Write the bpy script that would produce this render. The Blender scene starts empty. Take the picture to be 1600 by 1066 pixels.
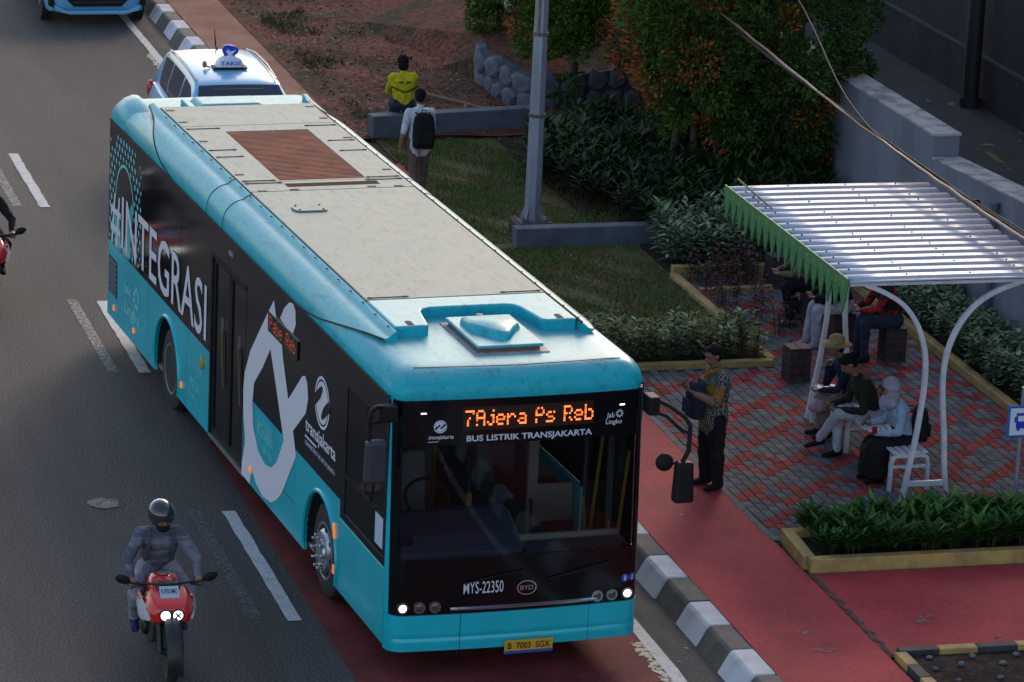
import bpy, bmesh, math, random
import numpy as np
from mathutils import Matrix, Vector, Euler
random.seed(7)
RAD = math.radians
SC = bpy.context.scene
COL = SC.collection

# ---------------------------------------------------------------- camera, light, exposure
cam_d = bpy.data.cameras.new('camera'); cam = bpy.data.objects.new('camera', cam_d); COL.objects.link(cam)
cam_d.sensor_width = 36; cam_d.lens = 137.31; cam_d.clip_end = 2000; cam_d.clip_start = .5
def camrows(yaw, pit, rol):
    f = Vector((math.sin(yaw)*math.cos(pit), math.cos(yaw)*math.cos(pit), -math.sin(pit)))
    r = Vector((math.cos(yaw), -math.sin(yaw), 0)); u = r.cross(f)
    c, s = math.cos(rol), math.sin(rol)
    return c*r+s*u, -s*r+c*u, f
_r, _u, _f = camrows(RAD(15.598), RAD(15.788), RAD(2.543))
cam.matrix_world = Matrix(((_r.x,_u.x,-_f.x,-9.478),(_r.y,_u.y,-_f.y,-33.41),(_r.z,_u.z,-_f.z,13.057),(0,0,0,1)))
SC.camera = cam
SUN_AZ, SUN_EL = RAD(30), RAD(24)          # clockwise from +y ; low evening sun, veiled, beyond the trees
w = bpy.data.worlds.new('World'); SC.world = w; w.use_nodes = True
nt = w.node_tree; bg = nt.nodes['Background']
sky = nt.nodes.new('ShaderNodeTexSky'); sky.sky_type = 'NISHITA'; sky.sun_disc = False
sky.sun_elevation = SUN_EL; sky.sun_rotation = SUN_AZ; sky.air_density = 1.0; sky.dust_density = 1.2; sky.ozone_density = .0
nt.links.new(sky.outputs[0], bg.inputs[0]); bg.inputs[1].default_value = .12
sd = bpy.data.lights.new('sun', 'SUN'); so = bpy.data.objects.new('sun', sd); COL.objects.link(so)
sd.energy = 0.7; sd.angle = RAD(18); sd.color = (1, .74, .52)
_sv = Vector((math.sin(SUN_AZ)*math.cos(SUN_EL), math.cos(SUN_AZ)*math.cos(SUN_EL), math.sin(SUN_EL)))
so.rotation_euler = _sv.to_track_quat('Z', 'Y').to_euler(); so.location = (20, 40, 30)
SC.view_settings.view_transform = 'Standard'; SC.view_settings.look = 'None'
SC.view_settings.exposure = 1.2; SC.view_settings.gamma = 1.0
SC.render.resolution_x = 1024; SC.render.resolution_y = 682

# ---------------------------------------------------------------- helpers
def S(r, g, b):
    def f(c):
        c /= 255.
        return c/12.92 if c <= .04045 else ((c+.055)/1.055)**2.4
    return (f(r), f(g), f(b), 1)
def mat(name, col, rough=.6, metal=0, var=0, vscale=3, bump=0, bscale=60, spec=.5, col2=None, stretch=None,
        coat=0, emit=None, estr=0, attr=None, fine=0, fscale=120, lo=.4, hi=.62, transl=0):
    """procedural principled material: base colour, a second colour through large noise, fine speckle, bump"""
    m = bpy.data.materials.new(name); m.use_nodes = True
    t = m.node_tree; N = t.nodes; L = t.links; b = N['Principled BSDF']
    col = tuple(col) if len(col) == 4 else tuple(col)+(1,)
    b.inputs['Base Color'].default_value = col; b.inputs['Roughness'].default_value = rough
    b.inputs['Metallic'].default_value = metal; b.inputs['Specular IOR Level'].default_value = spec
    if coat: b.inputs['Coat Weight'].default_value = coat; b.inputs['Coat Roughness'].default_value = .08
    if transl: b.inputs['Subsurface Weight'].default_value = 0
    tc = N.new('ShaderNodeTexCoord'); vec = tc.outputs['Object']
    if stretch:
        mp = N.new('ShaderNodeMapping'); mp.inputs['Scale'].default_value = stretch; L.new(vec, mp.inputs[0]); svec = mp.outputs[0]
    else: svec = vec
    src = None
    if attr:
        a = N.new('ShaderNodeAttribute'); a.attribute_name = attr; src = a.outputs['Color']
    if col2 is not None or var:
        n = N.new('ShaderNodeTexNoise'); n.inputs['Scale'].default_value = vscale; n.inputs['Detail'].default_value = 6; n.inputs['Roughness'].default_value = .62
        L.new(svec, n.inputs['Vector'])
        r = N.new('ShaderNodeMapRange'); r.inputs[1].default_value = lo; r.inputs[2].default_value = hi; L.new(n.outputs[0], r.inputs[0])
        mx = N.new('ShaderNodeMix'); mx.data_type = 'RGBA'
        if col2 is None: col2 = tuple(max(0, c*(1-var)) for c in col[:3])+(1,)
        col2 = tuple(col2) if len(col2) == 4 else tuple(col2)+(1,)
        L.new(r.outputs[0], mx.inputs[0]); mx.inputs[7].default_value = col2
        if src: L.new(src, mx.inputs[6])
        else: mx.inputs[6].default_value = col
        src = mx.outputs[2]
    if fine:
        n = N.new('ShaderNodeTexNoise'); n.inputs['Scale'].default_value = fscale; n.inputs['Detail'].default_value = 2
        L.new(vec, n.inputs['Vector'])
        r = N.new('ShaderNodeMapRange'); r.inputs[1].default_value = .3; r.inputs[2].default_value = .7
        r.inputs[3].default_value = 1-fine; r.inputs[4].default_value = 1+fine; L.new(n.outputs[0], r.inputs[0])
        mu = N.new('ShaderNodeMix'); mu.data_type = 'RGBA'; mu.blend_type = 'MULTIPLY'; mu.inputs[0].default_value = 1
        if src: L.new(src, mu.inputs[6])
        else: mu.inputs[6].default_value = col
        L.new(r.outputs[0], mu.inputs[7]); src = mu.outputs[2]
    if src: L.new(src, b.inputs['Base Color'])
    if bump:
        n = N.new('ShaderNodeTexNoise'); n.inputs['Scale'].default_value = bscale; n.inputs['Detail'].default_value = 4
        L.new(vec, n.inputs['Vector'])
        bp = N.new('ShaderNodeBump'); bp.inputs['Strength'].default_value = bump; bp.inputs['Distance'].default_value = .02
        L.new(n.outputs[0], bp.inputs['Height']); L.new(bp.outputs[0], b.inputs['Normal'])
    if emit is not None:
        b.inputs['Emission Color'].default_value = tuple(emit)[:3]+(1,); b.inputs['Emission Strength'].default_value = estr
    return m
def glass(name, tint, rough=.03, op=.25, dark=(.01,.012,.014), ior=1.45):
    """tinted pane: part clear, part dark film, glossy surface"""
    m = bpy.data.materials.new(name); m.use_nodes = True
    t = m.node_tree; N = t.nodes; L = t.links; N.remove(N['Principled BSDF']); out = N['Material Output']
    tr = N.new('ShaderNodeBsdfTransparent'); tr.inputs[0].default_value = tuple(tint)+(1,)
    df = N.new('ShaderNodeBsdfDiffuse'); df.inputs[0].default_value = tuple(dark)+(1,)
    gl = N.new('ShaderNodeBsdfGlossy'); gl.inputs['Roughness'].default_value = rough
    fr = N.new('ShaderNodeFresnel'); fr.inputs[0].default_value = ior
    m1 = N.new('ShaderNodeMixShader'); m1.inputs[0].default_value = op; L.new(tr.outputs[0], m1.inputs[1]); L.new(df.outputs[0], m1.inputs[2])
    m2 = N.new('ShaderNodeMixShader'); L.new(fr.outputs[0], m2.inputs[0]); L.new(m1.outputs[0], m2.inputs[1]); L.new(gl.outputs[0], m2.inputs[2])
    L.new(m2.outputs[0], out.inputs[0])
    return m

class MB:
    """mesh collector"""
    def __init__(s): s.v = []; s.f = []; s.m = []; s.T = Matrix.Identity(4)
    def add(s, vs, fs, mi=0):
        o = len(s.v); T = s.T
        s.v += [tuple(T @ Vector(p)) for p in vs]
        for f in fs: s.f.append(tuple(i+o for i in f)); s.m.append(mi)
        return s
    def box(s, x0, x1, y0, y1, z0, z1, mi=0, taper=0):
        t = taper
        return s.add([(x0,y0,z0),(x1,y0,z0),(x1,y1,z0),(x0,y1,z0),(x0+t,y0+t,z1),(x1-t,y0+t,z1),(x1-t,y1-t,z1),(x0+t,y1-t,z1)],
            [(0,3,2,1),(4,5,6,7),(0,1,5,4),(1,2,6,5),(2,3,7,6),(3,0,4,7)], mi)
    def prism(s, poly, ax, a, b, mi=0):
        """extrude a polygon (u,v) along axis ax ('x': (y,z), 'y': (x,z), 'z': (x,y)) from a to b"""
        n = len(poly)
        def P(u, v, t): return (t,u,v) if ax == 'x' else ((u,t,v) if ax == 'y' else (u,v,t))
        vs = [P(u,v,a) for u,v in poly]+[P(u,v,b) for u,v in poly]
        fs = [tuple(range(n-1,-1,-1)), tuple(range(n,2*n))]+[(i,(i+1)%n,n+(i+1)%n,n+i) for i in range(n)]
        return s.add(vs, fs, mi)
    def loft(s, rings, mi=0, closed=True, caps=True):
        n = len(rings[0]); vs = [p for r in rings for p in r]; fs = []
        for k in range(len(rings)-1):
            for i in range(n if closed else n-1):
                j = (i+1) % n
                fs.append((k*n+i, k*n+j, (k+1)*n+j, (k+1)*n+i))
        if caps and closed: fs.append(tuple(range(n-1,-1,-1))); fs.append(tuple((len(rings)-1)*n+i for i in range(n)))
        return s.add(vs, fs, mi)
    def tube(s, pts, r, n=8, mi=0, flat=1.0):
        pts = [Vector(p) for p in pts]; rs = r if isinstance(r, (list, tuple)) else [r]*len(pts)
        d0 = (pts[1]-pts[0]).normalized(); up = Vector((0,0,1)) if abs(d0.z) < .9 else Vector((1,0,0))
        a = d0.cross(up).normalized(); rings = []
        for i, p in enumerate(pts):
            d = (pts[min(i+1,len(pts)-1)]-pts[max(i-1,0)]).normalized()
            a = (a-d*a.dot(d)).normalized(); b = d.cross(a)
            rings.append([tuple(p+(a*math.cos(q)+b*math.sin(q)*flat)*rs[i]) for q in [2*math.pi*k/n for k in range(n)]])
        return s.loft(rings, mi)
    def lathe(s, prof, n=24, axis='z', c=(0,0,0), mi=0):
        """profile of (radius, height) round an axis through c"""
        rings = []
        for r, h in prof:
            ring = []
            for k in range(n):
                q = 2*math.pi*k/n; u, v = r*math.cos(q), r*math.sin(q)
                p = (u,v,h) if axis == 'z' else ((h,u,v) if axis == 'x' else (v,h,u))
                ring.append((p[0]+c[0], p[1]+c[1], p[2]+c[2]))
            rings.append(ring)
        return s.loft(rings, mi)
    def ball(s, c, r, nu=14, nv=9, mi=0, rot=None):
        r = r if isinstance(r, (list, tuple)) else (r,r,r); rings = []
        for j in range(nv+1):
            ph = math.pi*(j/nv); ph = min(max(ph, .04), math.pi-.04); ring = []
            for k in range(nu):
                q = 2*math.pi*k/nu
                p = Vector((r[0]*math.sin(ph)*math.cos(q), r[1]*math.sin(ph)*math.sin(q), -r[2]*math.cos(ph)))
                if rot is not None: p = rot @ p
                ring.append((p.x+c[0], p.y+c[1], p.z+c[2]))
            rings.append(ring)
        return s.loft(rings, mi)
    def build(s, name, mats, parent=None, smooth=None, bevel=0, bseg=2, loc=None, rot=None):
        me = bpy.data.meshes.new(name); me.from_pydata(s.v, [], s.f)
        if not isinstance(mats, (list, tuple)): mats = [mats]
        for m in mats: me.materials.append(m)
        if len(mats) > 1: me.polygons.foreach_set('material_index', s.m)
        if smooth is not None:
            me.polygons.foreach_set('use_smooth', [True]*len(me.polygons)); me.set_sharp_from_angle(angle=RAD(smooth))
        me.update()
        return link(name, me, parent, bevel, bseg, loc, rot)
def link(name, me, parent=None, bevel=0, bseg=2, loc=None, rot=None):
    o = bpy.data.objects.new(name, me); COL.objects.link(o)
    if parent is not None: o.parent = parent
    if loc is not None: o.location = loc
    if rot is not None: o.rotation_euler = rot
    if bevel:
        b = o.modifiers.new('bevel', 'BEVEL'); b.width = bevel; b.segments = bseg; b.limit_method = 'ANGLE'; b.angle_limit = RAD(38)
    return o
def tag(o, label=None, cat=None, group=None, kind=None):
    if label: o['label'] = label
    if cat: o['category'] = cat
    if group: o['group'] = group
    if kind: o['kind'] = kind
    return o
def thing(name, label, cat, loc=(0,0,0), rz=0, group=None):
    o = bpy.data.objects.new(name, None); COL.objects.link(o); o.empty_display_size = .2
    o.location = loc; o.rotation_euler = (0,0,rz)
    return tag(o, label, cat, group)
def copy_tree(o, parent=None):
    c = o.copy(); COL.objects.link(c); c.parent = parent
    for ch in list(o.children):
        if ch.name in bpy.data.objects: copy_tree(ch, c)
    return c
def rawmesh(name, V, Fq, mats, cols=None, mi=None, smooth=False):
    """fast mesh from numpy: V (n,3), Fq (m,k) faces of k corners, cols per face"""
    V = np.asarray(V, 'f4'); Fq = np.asarray(Fq, 'i4'); k = Fq.shape[1]
    me = bpy.data.meshes.new(name); me.vertices.add(len(V)); me.vertices.foreach_set('co', V.ravel())
    me.loops.add(Fq.size); me.loops.foreach_set('vertex_index', Fq.ravel())
    me.polygons.add(len(Fq)); me.polygons.foreach_set('loop_start', np.arange(0, Fq.size, k, dtype='i4'))
    me.polygons.foreach_set('loop_total', np.full(len(Fq), k, 'i4'))
    for m in (mats if isinstance(mats, (list, tuple)) else [mats]): me.materials.append(m)
    if mi is not None: me.polygons.foreach_set('material_index', np.asarray(mi, 'i4'))
    if smooth: me.polygons.foreach_set('use_smooth', np.ones(len(Fq), bool))
    me.update(calc_edges=True)
    if cols is not None:
        a = me.color_attributes.new('tint', 'FLOAT_COLOR', 'CORNER')
        c = np.ones((Fq.size, 4), 'f4'); c[:, :3] = np.repeat(np.asarray(cols, 'f4'), k, 0); a.data.foreach_set('color', c.ravel())
    return me
def text_mesh(body, w, h, bold=0.0, shear=0.0, fit_h=True):
    """flat lettering as a mesh, scaled to w x h, origin at its lower left corner; returns vertex array and face list"""
    cu = bpy.data.curves.new('lettering', 'FONT'); cu.body = body; cu.size = 1; cu.offset = bold; cu.resolution_u = 3
    ob = bpy.data.objects.new('lettering', cu); COL.objects.link(ob)
    me = bpy.data.meshes.new_from_object(ob.evaluated_get(bpy.context.evaluated_depsgraph_get()))
    n = len(me.vertices); co = np.empty(n*3, 'f4'); me.vertices.foreach_get('co', co); co = co.reshape(-1,3)
    fs = [tuple(p.vertices) for p in me.polygons]
    bpy.data.objects.remove(ob); bpy.data.curves.remove(cu); bpy.data.meshes.remove(me)
    mn, mx = co.min(0), co.max(0)
    u = (co[:,0]-mn[0])/(mx[0]-mn[0])*w; v = (co[:,1]-mn[1])/(mx[1]-mn[1])*h
    u = u+shear*v
    return np.stack([u, v], 1), fs
def flat_obj(name, uv, fs, fn, m, parent):
    """place flat lettering or graphics on a surface through fn(u, v) -> point"""
    me = bpy.data.meshes.new(name); me.from_pydata([tuple(fn(a, b)) for a, b in uv], [], fs); me.materials.append(m); me.update()
    return link(name, me, parent)
def arc(cx, cy, r, a0, a1, n, ry=None):
    ry = r if ry is None else ry
    return [(cx+r*math.cos(RAD(a0+(a1-a0)*i/n)), cy+ry*math.sin(RAD(a0+(a1-a0)*i/n))) for i in range(n+1)]
def ring2d(cx, cy, r0, r1, n=32, ry=1.0, a0=0, a1=360):
    uv = []; fs = []
    for i in range(n+1):
        q = RAD(a0+(a1-a0)*i/n)
        uv += [(cx+r0*math.cos(q), cy+r0*ry*math.sin(q)), (cx+r1*math.cos(q), cy+r1*ry*math.sin(q))]
    for i in range(n): fs.append((2*i, 2*i+1, 2*i+3, 2*i+2))
    return uv, fs

# ---------------------------------------------------------------- shared materials
M = {}
def defmats():
    M['asphalt'] = mat('asphalt', (.082,.074,.074), .75, col2=(.052,.047,.047), vscale=.8, stretch=(1.3,.16,1), fine=.95, fscale=48, bump=.5, bscale=90, spec=.15, lo=.36, hi=.68)
    M['buslane'] = mat('red_asphalt', (.185,.034,.032), .75, col2=(.11,.022,.024), vscale=1.3, fine=.45, fscale=70, bump=.3, bscale=110, spec=.12)
    M['gutter'] = mat('gutter_concrete', (.10,.088,.078), .8, col2=(.062,.054,.05), vscale=2.2, stretch=(1,.4,1), fine=.3, fscale=60, bump=.3, spec=.12)
    M['line'] = mat('road_paint', (.50,.50,.50), .7, col2=(.28,.27,.27), vscale=7, fine=.15, fscale=50, lo=.5, hi=.75)
    M['wornline'] = mat('worn_road_paint', (.125,.12,.12), .7, col2=(.058,.055,.056), vscale=6, fine=.4, fscale=60, lo=.42, hi=.6)
    M['cream'] = mat('cream_paint', (.52,.46,.36), .7, var=.3, vscale=9)
    M['kerbw'] = mat('kerb_white', (.56,.56,.60), .75, col2=(.34,.32,.31), vscale=4, bump=.25, bscale=40, lo=.48, hi=.8)
    M['kerbb'] = mat('kerb_black', (.085,.075,.07), .8, col2=(.13,.115,.105), vscale=4, bump=.3, bscale=40, fine=.2)
    M['redpave'] = mat('red_pavement_paint', (.42,.050,.054), .72, col2=(.26,.031,.037), vscale=1.1, fine=.14, fscale=18, bump=.15, bscale=50, lo=.38, hi=.68, spec=.12)
    M['tan'] = mat('dusty_path', (.33,.17,.115), .85, col2=(.25,.11,.07), vscale=1.2, fine=.18, fscale=30, bump=.2, spec=.12)
    M['soil'] = mat('red_soil', (.135,.060,.042), .95, col2=(.075,.04,.03), vscale=1.6, fine=.5, fscale=16, bump=.8, bscale=14, spec=.12)
    M['darksoil'] = mat('dark_soil', (.055,.035,.027), .95, var=.5, vscale=3, fine=.4, fscale=20, bump=.8, bscale=20, spec=.12)
    M['lawn'] = mat('lawn_ground', (.10,.115,.034), .95, col2=(.15,.095,.05), vscale=1.1, fine=.45, fscale=26, bump=.8, bscale=30, lo=.42, hi=.66, spec=.12)
    M['pgrey'] = mat('grey_paver', (.115,.112,.12), .8, var=.35, vscale=5, fine=.25, fscale=40, bump=.2, bscale=80)
    M['pred'] = mat('red_paver', (.34,.062,.05), .8, var=.35, vscale=5, fine=.2, fscale=40, bump=.2, bscale=80)
    M['joint'] = mat('paver_joint', (.035,.033,.034), .95, var=.4, vscale=6)
    M['yellow'] = mat('yellow_kerb_paint', (.47,.30,.09), .75, col2=(.33,.20,.08), vscale=5, bump=.2, bscale=30)
    M['kblack'] = mat('black_kerb_paint', (.045,.045,.05), .75, var=.4, vscale=5, bump=.2, bscale=30)
    M['bluegrey'] = mat('blue_grey_wall_paint', (.115,.12,.155), .8, var=.3, vscale=3, bump=.15)
    M['wall'] = mat('grey_wall_paint', (.20,.20,.245), .85, col2=(.155,.152,.185), vscale=1.6, stretch=(1,1,.25), bump=.12, bscale=20)
    M['walltop'] = mat('wall_coping', (.42,.39,.37), .85, col2=(.11,.10,.095), vscale=3.2, bump=.2, lo=.45, hi=.7)
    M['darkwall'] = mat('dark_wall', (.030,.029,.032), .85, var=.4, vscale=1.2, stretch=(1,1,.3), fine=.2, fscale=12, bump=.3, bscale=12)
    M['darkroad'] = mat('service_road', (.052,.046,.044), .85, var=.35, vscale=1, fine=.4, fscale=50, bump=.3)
    M['darkpipe'] = mat('dark_pipe', (.012,.012,.013), .6)
    M['stone'] = mat('retaining_stone', (.13,.135,.17), .85, var=.4, vscale=5, bump=.5, bscale=12)
    M['steel'] = mat('galvanised_steel', (.30,.33,.40), .5, metal=.35, col2=(.20,.20,.22), vscale=5, stretch=(1,1,.2), lo=.35, hi=.7)
    M['rust'] = mat('rusty_plate', (.16,.10,.08), .75, var=.5, vscale=12)
    M['concdark'] = mat('dark_plinth', (.05,.045,.048), .85, var=.3, vscale=6, bump=.3)
    M['black'] = mat('black_plastic', (.009,.009,.010), .6, spec=.2)
    M['rubber'] = mat('tyre_rubber', (.016,.016,.017), .8, bump=.2, bscale=60)
    M['chrome'] = mat('chrome', (.75,.75,.76), .18, metal=1)
    M['alu'] = mat('aluminium', (.55,.55,.57), .35, metal=.9, var=.25, vscale=8)
    M['whitep'] = mat('white_steel_paint', (.62,.62,.66), .5, var=.18, vscale=6)
    M['whitetxt'] = mat('white_vinyl', (.60,.58,.68), .5)
    M['blacktxt'] = mat('black_ink', (.01,.01,.01), .6)
    M['amber'] = mat('amber_lens', (.75,.20,.02), .25, emit=(1,.25,.02), estr=.25)
    M['sheet'] = mat('white_roof_sheet', (.44,.44,.51), .26, var=.12, vscale=5, spec=.6)
    M['green'] = mat('green_board_paint', (.045,.20,.06), .6, var=.15, vscale=5)
    M['orn'] = mat('gold_ornament_paint', (.30,.24,.035), .6)
    M['skin'] = mat('skin', (.235,.108,.068), .55, var=.15, vscale=14)
    M['hair'] = mat('black_hair', (.008,.007,.007), .85, spec=.15, bump=.4, bscale=60)
    M['denimlt'] = mat('light_denim', (.30,.40,.55), .85, var=.2, vscale=14)
    M['wood'] = mat('weathered_stick', (.24,.15,.10), .8, var=.3, vscale=10)
    M['plastic'] = mat('white_plastic_bag', (.6,.58,.56), .5, var=.2, vscale=8)
defmats()
def see_through(m, scale, lo, hi):
    """wear the paint off in specks so that what lies below shows"""
    t = m.node_tree; N = t.nodes; L = t.links; b = N['Principled BSDF']; tc = N.new('ShaderNodeTexCoord'); n = N.new('ShaderNodeTexNoise'); n.inputs['Scale'].default_value = scale; n.inputs['Detail'].default_value = 6; n.inputs['Roughness'].default_value = .7
    L.new(tc.outputs['Object'], n.inputs['Vector']); r = N.new('ShaderNodeMapRange'); r.inputs[1].default_value = lo; r.inputs[2].default_value = hi; L.new(n.outputs[0], r.inputs[0]); L.new(r.outputs[0], b.inputs['Alpha']); return m
M['wornline'] = see_through(mat('worn_road_paint', (.26,.25,.25), .7, fine=.3, fscale=50), 26, .32, .66)
M['wornfaint'] = see_through(mat('faint_road_paint', (.15,.145,.145), .7, fine=.3, fscale=50), 18, .38, .80)
M['line'] = see_through(mat('road_paint', (.46,.455,.46), .7, col2=(.30,.29,.29), vscale=7, fine=.2, fscale=50, lo=.5, hi=.75), 14, .26, .40)
M['cream'] = see_through(M['cream'], 16, .38, .52)

# ---------------------------------------------------------------- setting: ground, road, kerb
def sheet(name, x0, x1, y0, y1, z, m, kind='structure', parent=None):
    mb = MB(); mb.add([(x0,y0,z),(x1,y0,z),(x1,y1,z),(x0,y1,z)], [(0,1,2,3)])
    o = mb.build(name, m, parent)
    if kind and parent is None: o['kind'] = kind
    return o
PZ = .22                                            # pavement level above the road
sheet('ground', -600, 600, -600, 600, -.06, M['asphalt'])
sheet('road', -14, 1.95, -45, 120, 0, M['asphalt'])
sheet('bus_lane', -1.53, 1.42, -45, 7.45, .004, M['buslane'])
gut = sheet('gutter', 1.42, 1.95, -45, 120, .005, M['gutter'])

def strip(name, pts, wd, z, m, ragged=0, seed=1):
    rnd = random.Random(seed); mb = MB(); vs = []
    for x, y in pts:
        vs += [(x-wd/2+(rnd.uniform(-ragged,ragged) if ragged else 0), y, z), (x+wd/2+(rnd.uniform(-ragged,ragged) if ragged else 0), y, z)]
    mb.add(vs, [(2*i,2*i+1,2*i+3,2*i+2) for i in range(len(pts)-1)])
    o = mb.build(name, m); o['kind'] = 'structure'; return o
for k, y in enumerate((1.62, 10.2, 18.25, 26.4, -6.6)):                 # lane dashes, 3.2 m long
    y1 = y+3.4 if k == 0 else y+3.2
    strip('lane_marking', [(-1.765, y+(y1-y)*i/20) for i in range(21)], .14, .0085, M['line'], .007, k)
    strip('worn_lane_marking', [(-2.13, y+.1+(y1-y)*i/24) for i in range(25)], .13, .0085, M['wornfaint'] if k == 0 else M['wornline'], .006, k+9)
strip('edge_line', [(1.50, -45+i*.25) for i in range(500)], .13, .009, M['line'], .006, 4)
strip('edge_line_spill', [(1.385, -1.2+i*.045) for i in range(40)], .10, .0085, M['cream'], .035, 5)
strip('edge_line_spill', [(1.40, 25.6+i*.07) for i in range(40)], .09, .0085, M['cream'], .04, 6)
# tyre skid patch, mud patch on the asphalt
def blot(name, cx, cy, rx, ry, z, m, seed, n=26, rough=.35):
    rnd = random.Random(seed); pts = []
    for i in range(n):
        q = 2*math.pi*i/n; k = 1+rnd.uniform(-rough, rough)
        pts.append((cx+rx*k*math.cos(q), cy+ry*k*math.sin(q)))
    mb = MB(); mb.add([(x,y,z) for x,y in pts], [tuple(range(n))])
    o = mb.build(name, m); o['kind'] = 'structure'; return o
M['mud'] = mat('dried_mud', (.34,.25,.19), .9, var=.4, vscale=8, fine=.3, fscale=40)
blot('mud_patch', -3.02, 5.45, .17, .17, .009, see_through(M['mud'], 9, .30, .48), 3, 40, .14)

# kerb of black and white blocks
kerb = thing('kerb', None, None); kerb['kind'] = 'structure'
def kerb_mesh(L, m):
    mb = MB(); g_ = .006
    prof = [(1.915,-.02),(2.035,PZ-.03),(2.065,PZ),(2.28,PZ),(2.28,-.02)]
    mb.prism(prof, 'y', g_, L-g_)
    me = mb.build('tmp', m); d_ = me.data; bpy.data.objects.remove(me); d_.name = 'kerb_block'; return d_
KP = .69; kw, kb = kerb_mesh(KP, M['kerbw']), kerb_mesh(KP, M['kerbb'])
rk = random.Random(2)
for i in range(-14, 62):
    y = -1.03+i*KP
    if i == 5: pass
    o = link('kerb_block', kw if i % 2 == 0 else kb, kerb, .018, 2)
    o.location = (rk.uniform(-.008,.008), y, rk.uniform(-.006,.006)); o.rotation_euler = (0,0,rk.uniform(-.006,.006))

# pavement level
sheet('pavement_base', 2.27, 60, -45, 120, PZ-.03, M['soil'])
sheet('red_path', 2.28, 3.50, -45, 19.5, PZ, M['redpave'])
sheet('dusty_path', 2.28, 3.25, 19.2, 120, PZ+.004, M['tan'])
sheet('red_forecourt', 3.51, 14, -.72, 1.66, PZ-.004, M['redpave'])
# crack between path and forecourt
M['crack'] = mat('crack_grit', (.03,.028,.026), .95, col2=(.10,.085,.07), vscale=14, bump=.6)
strip('pavement_crack', [(3.545+.02*math.sin(i*1.7)+.012*math.sin(i*4.1), -.75+i*.08) for i in range(31)], .05, PZ+.004, M['crack'], .014, 12)
strip('pavement_edge', [(3.515+.006*math.sin(i*1.3), 2.7+i*.2) for i in range(35)], .085, PZ+.004, mat('rough_edge_concrete', (.16,.145,.14), .9, var=.4, vscale=9, bump=.5), .012, 13)
strip('pavement_crack', [(2.3+i*.062, -.03+.02*math.sin(i*.8)) for i in range(20)], .008, PZ+.0045, M['crack'], .002, 14)
sheet('lawn', 3.5, 7.9, 9.1, 21.1, PZ-.006, M['lawn'])
sheet('paver_bed', 3.50, 8.6, 2.6, 13.3, PZ-.012, M['joint'])
rp = random.Random(21)
M['bare'] = see_through(mat('bare_concrete_patch', (.30,.16,.15), .85, var=.35, vscale=12, fine=.3, fscale=40), 16, .42, .60)
for k in range(9):
    blot('worn_patch', rp.uniform(3.9,5.6) if k < 6 else rp.uniform(2.5,3.4), rp.uniform(-.6,.5), rp.uniform(.03,.12), rp.uniform(.03,.10), PZ+.0035+.0003*k, M['bare'], k, rough=.55)
# ---------------------------------------------------------------- pavers
# running bond of 0.1 x 0.2 m pavers, long side along the street; red ones in a zigzag
PW, PL = .112, .224
def paver_mesh(m, name):
    mb = MB(); mb.box(-PW/2+.004, PW/2-.004, -PL/2+.004, PL/2-.004, -.04, 0, taper=.003)
    o = mb.build(name, m); d_ = o.data; bpy.data.objects.remove(o); return d_
pgm = [paver_mesh(mat('grey_paver', c, .9, spec=.15, var=.3, vscale=6, fine=.2, fscale=40, bump=.2, bscale=80), 'paver') for c in ((.150,.145,.152),(.125,.121,.13),(.17,.162,.162))]
prm = [paver_mesh(mat('red_paver', c, .9, spec=.15, var=.3, vscale=6, fine=.2, fscale=40, bump=.2, bscale=80), 'paver') for c in ((.34,.050,.044),(.27,.043,.040),(.37,.070,.056))]
def in_area(x, y):
    if y < 2.72 or x > 7.70 or x < 3.58: return False
    if y < 8.93: return True
    return 5.62 < x < 7.72 and y < 13.0
cells = []
ncol = int(4.3/PW)
for i in range(ncol):
    x = 3.62+i*PW
    for j in range(int(10.6/PL)+2):
        y = 2.55+j*PL+(PL/2 if i % 2 else 0)
        if not in_area(x, y): continue
        # rings of twelve red pavers round four grey ones, linked into chains
        red = False; v_ = 2*j+(i % 2)
        for l_ in range(-4, 14):
            for k_ in range(-4, 10):
                du = i-3-7*k_-l_; dv = v_-15-k_-9*l_; a_, c_ = (du+dv)//2, (du-dv)//2
                if -1 <= a_ <= 2 and -1 <= c_ <= 2 and not (0 <= a_ <= 1 and 0 <= c_ <= 1): red = True
        if (i*7+v_*3) % 41 == 0: red = False
        cells.append((x, y, red))
_cw = Vector((-9.478,-33.41,13.057))
cells.sort(key=lambda c: (c[0]+9.478)**2+(c[1]+33.41)**2)
paving = thing('brick_paving', None, None); paving['kind'] = 'structure'
rv = random.Random(5); nind = 0; rest = []
for x, y, red in cells:
    vis = not (x > 3.6 and y < 2.9 and x > 4.0)
    if nind < 298 and vis:
        o = link('paver', rv.choice(prm if red else pgm), paving); nind += 1
        o.location = (x, y, PZ+rv.uniform(-.003,.003)); o.rotation_euler = (rv.uniform(-.01,.01), rv.uniform(-.015,.015), rv.uniform(-.008,.008))
    else: rest.append((x, y, red))
mb = MB()
for x, y, red in rest:
    z = PZ+rv.uniform(-.003,.003)
    mb.T = Matrix.Translation((x,y,z)) @ Euler((rv.uniform(-.01,.01), rv.uniform(-.015,.015), 0)).to_matrix().to_4x4()
    mb.box(-PW/2+.004, PW/2-.004, -PL/2+.004, PL/2-.004, -.04, 0, (3 if red else 0)+rv.randrange(3), taper=.003)
pr = mb.build('paver', [d_.materials[0] for d_ in pgm+prm], paving); pr['kind'] = 'stuff'

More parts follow.
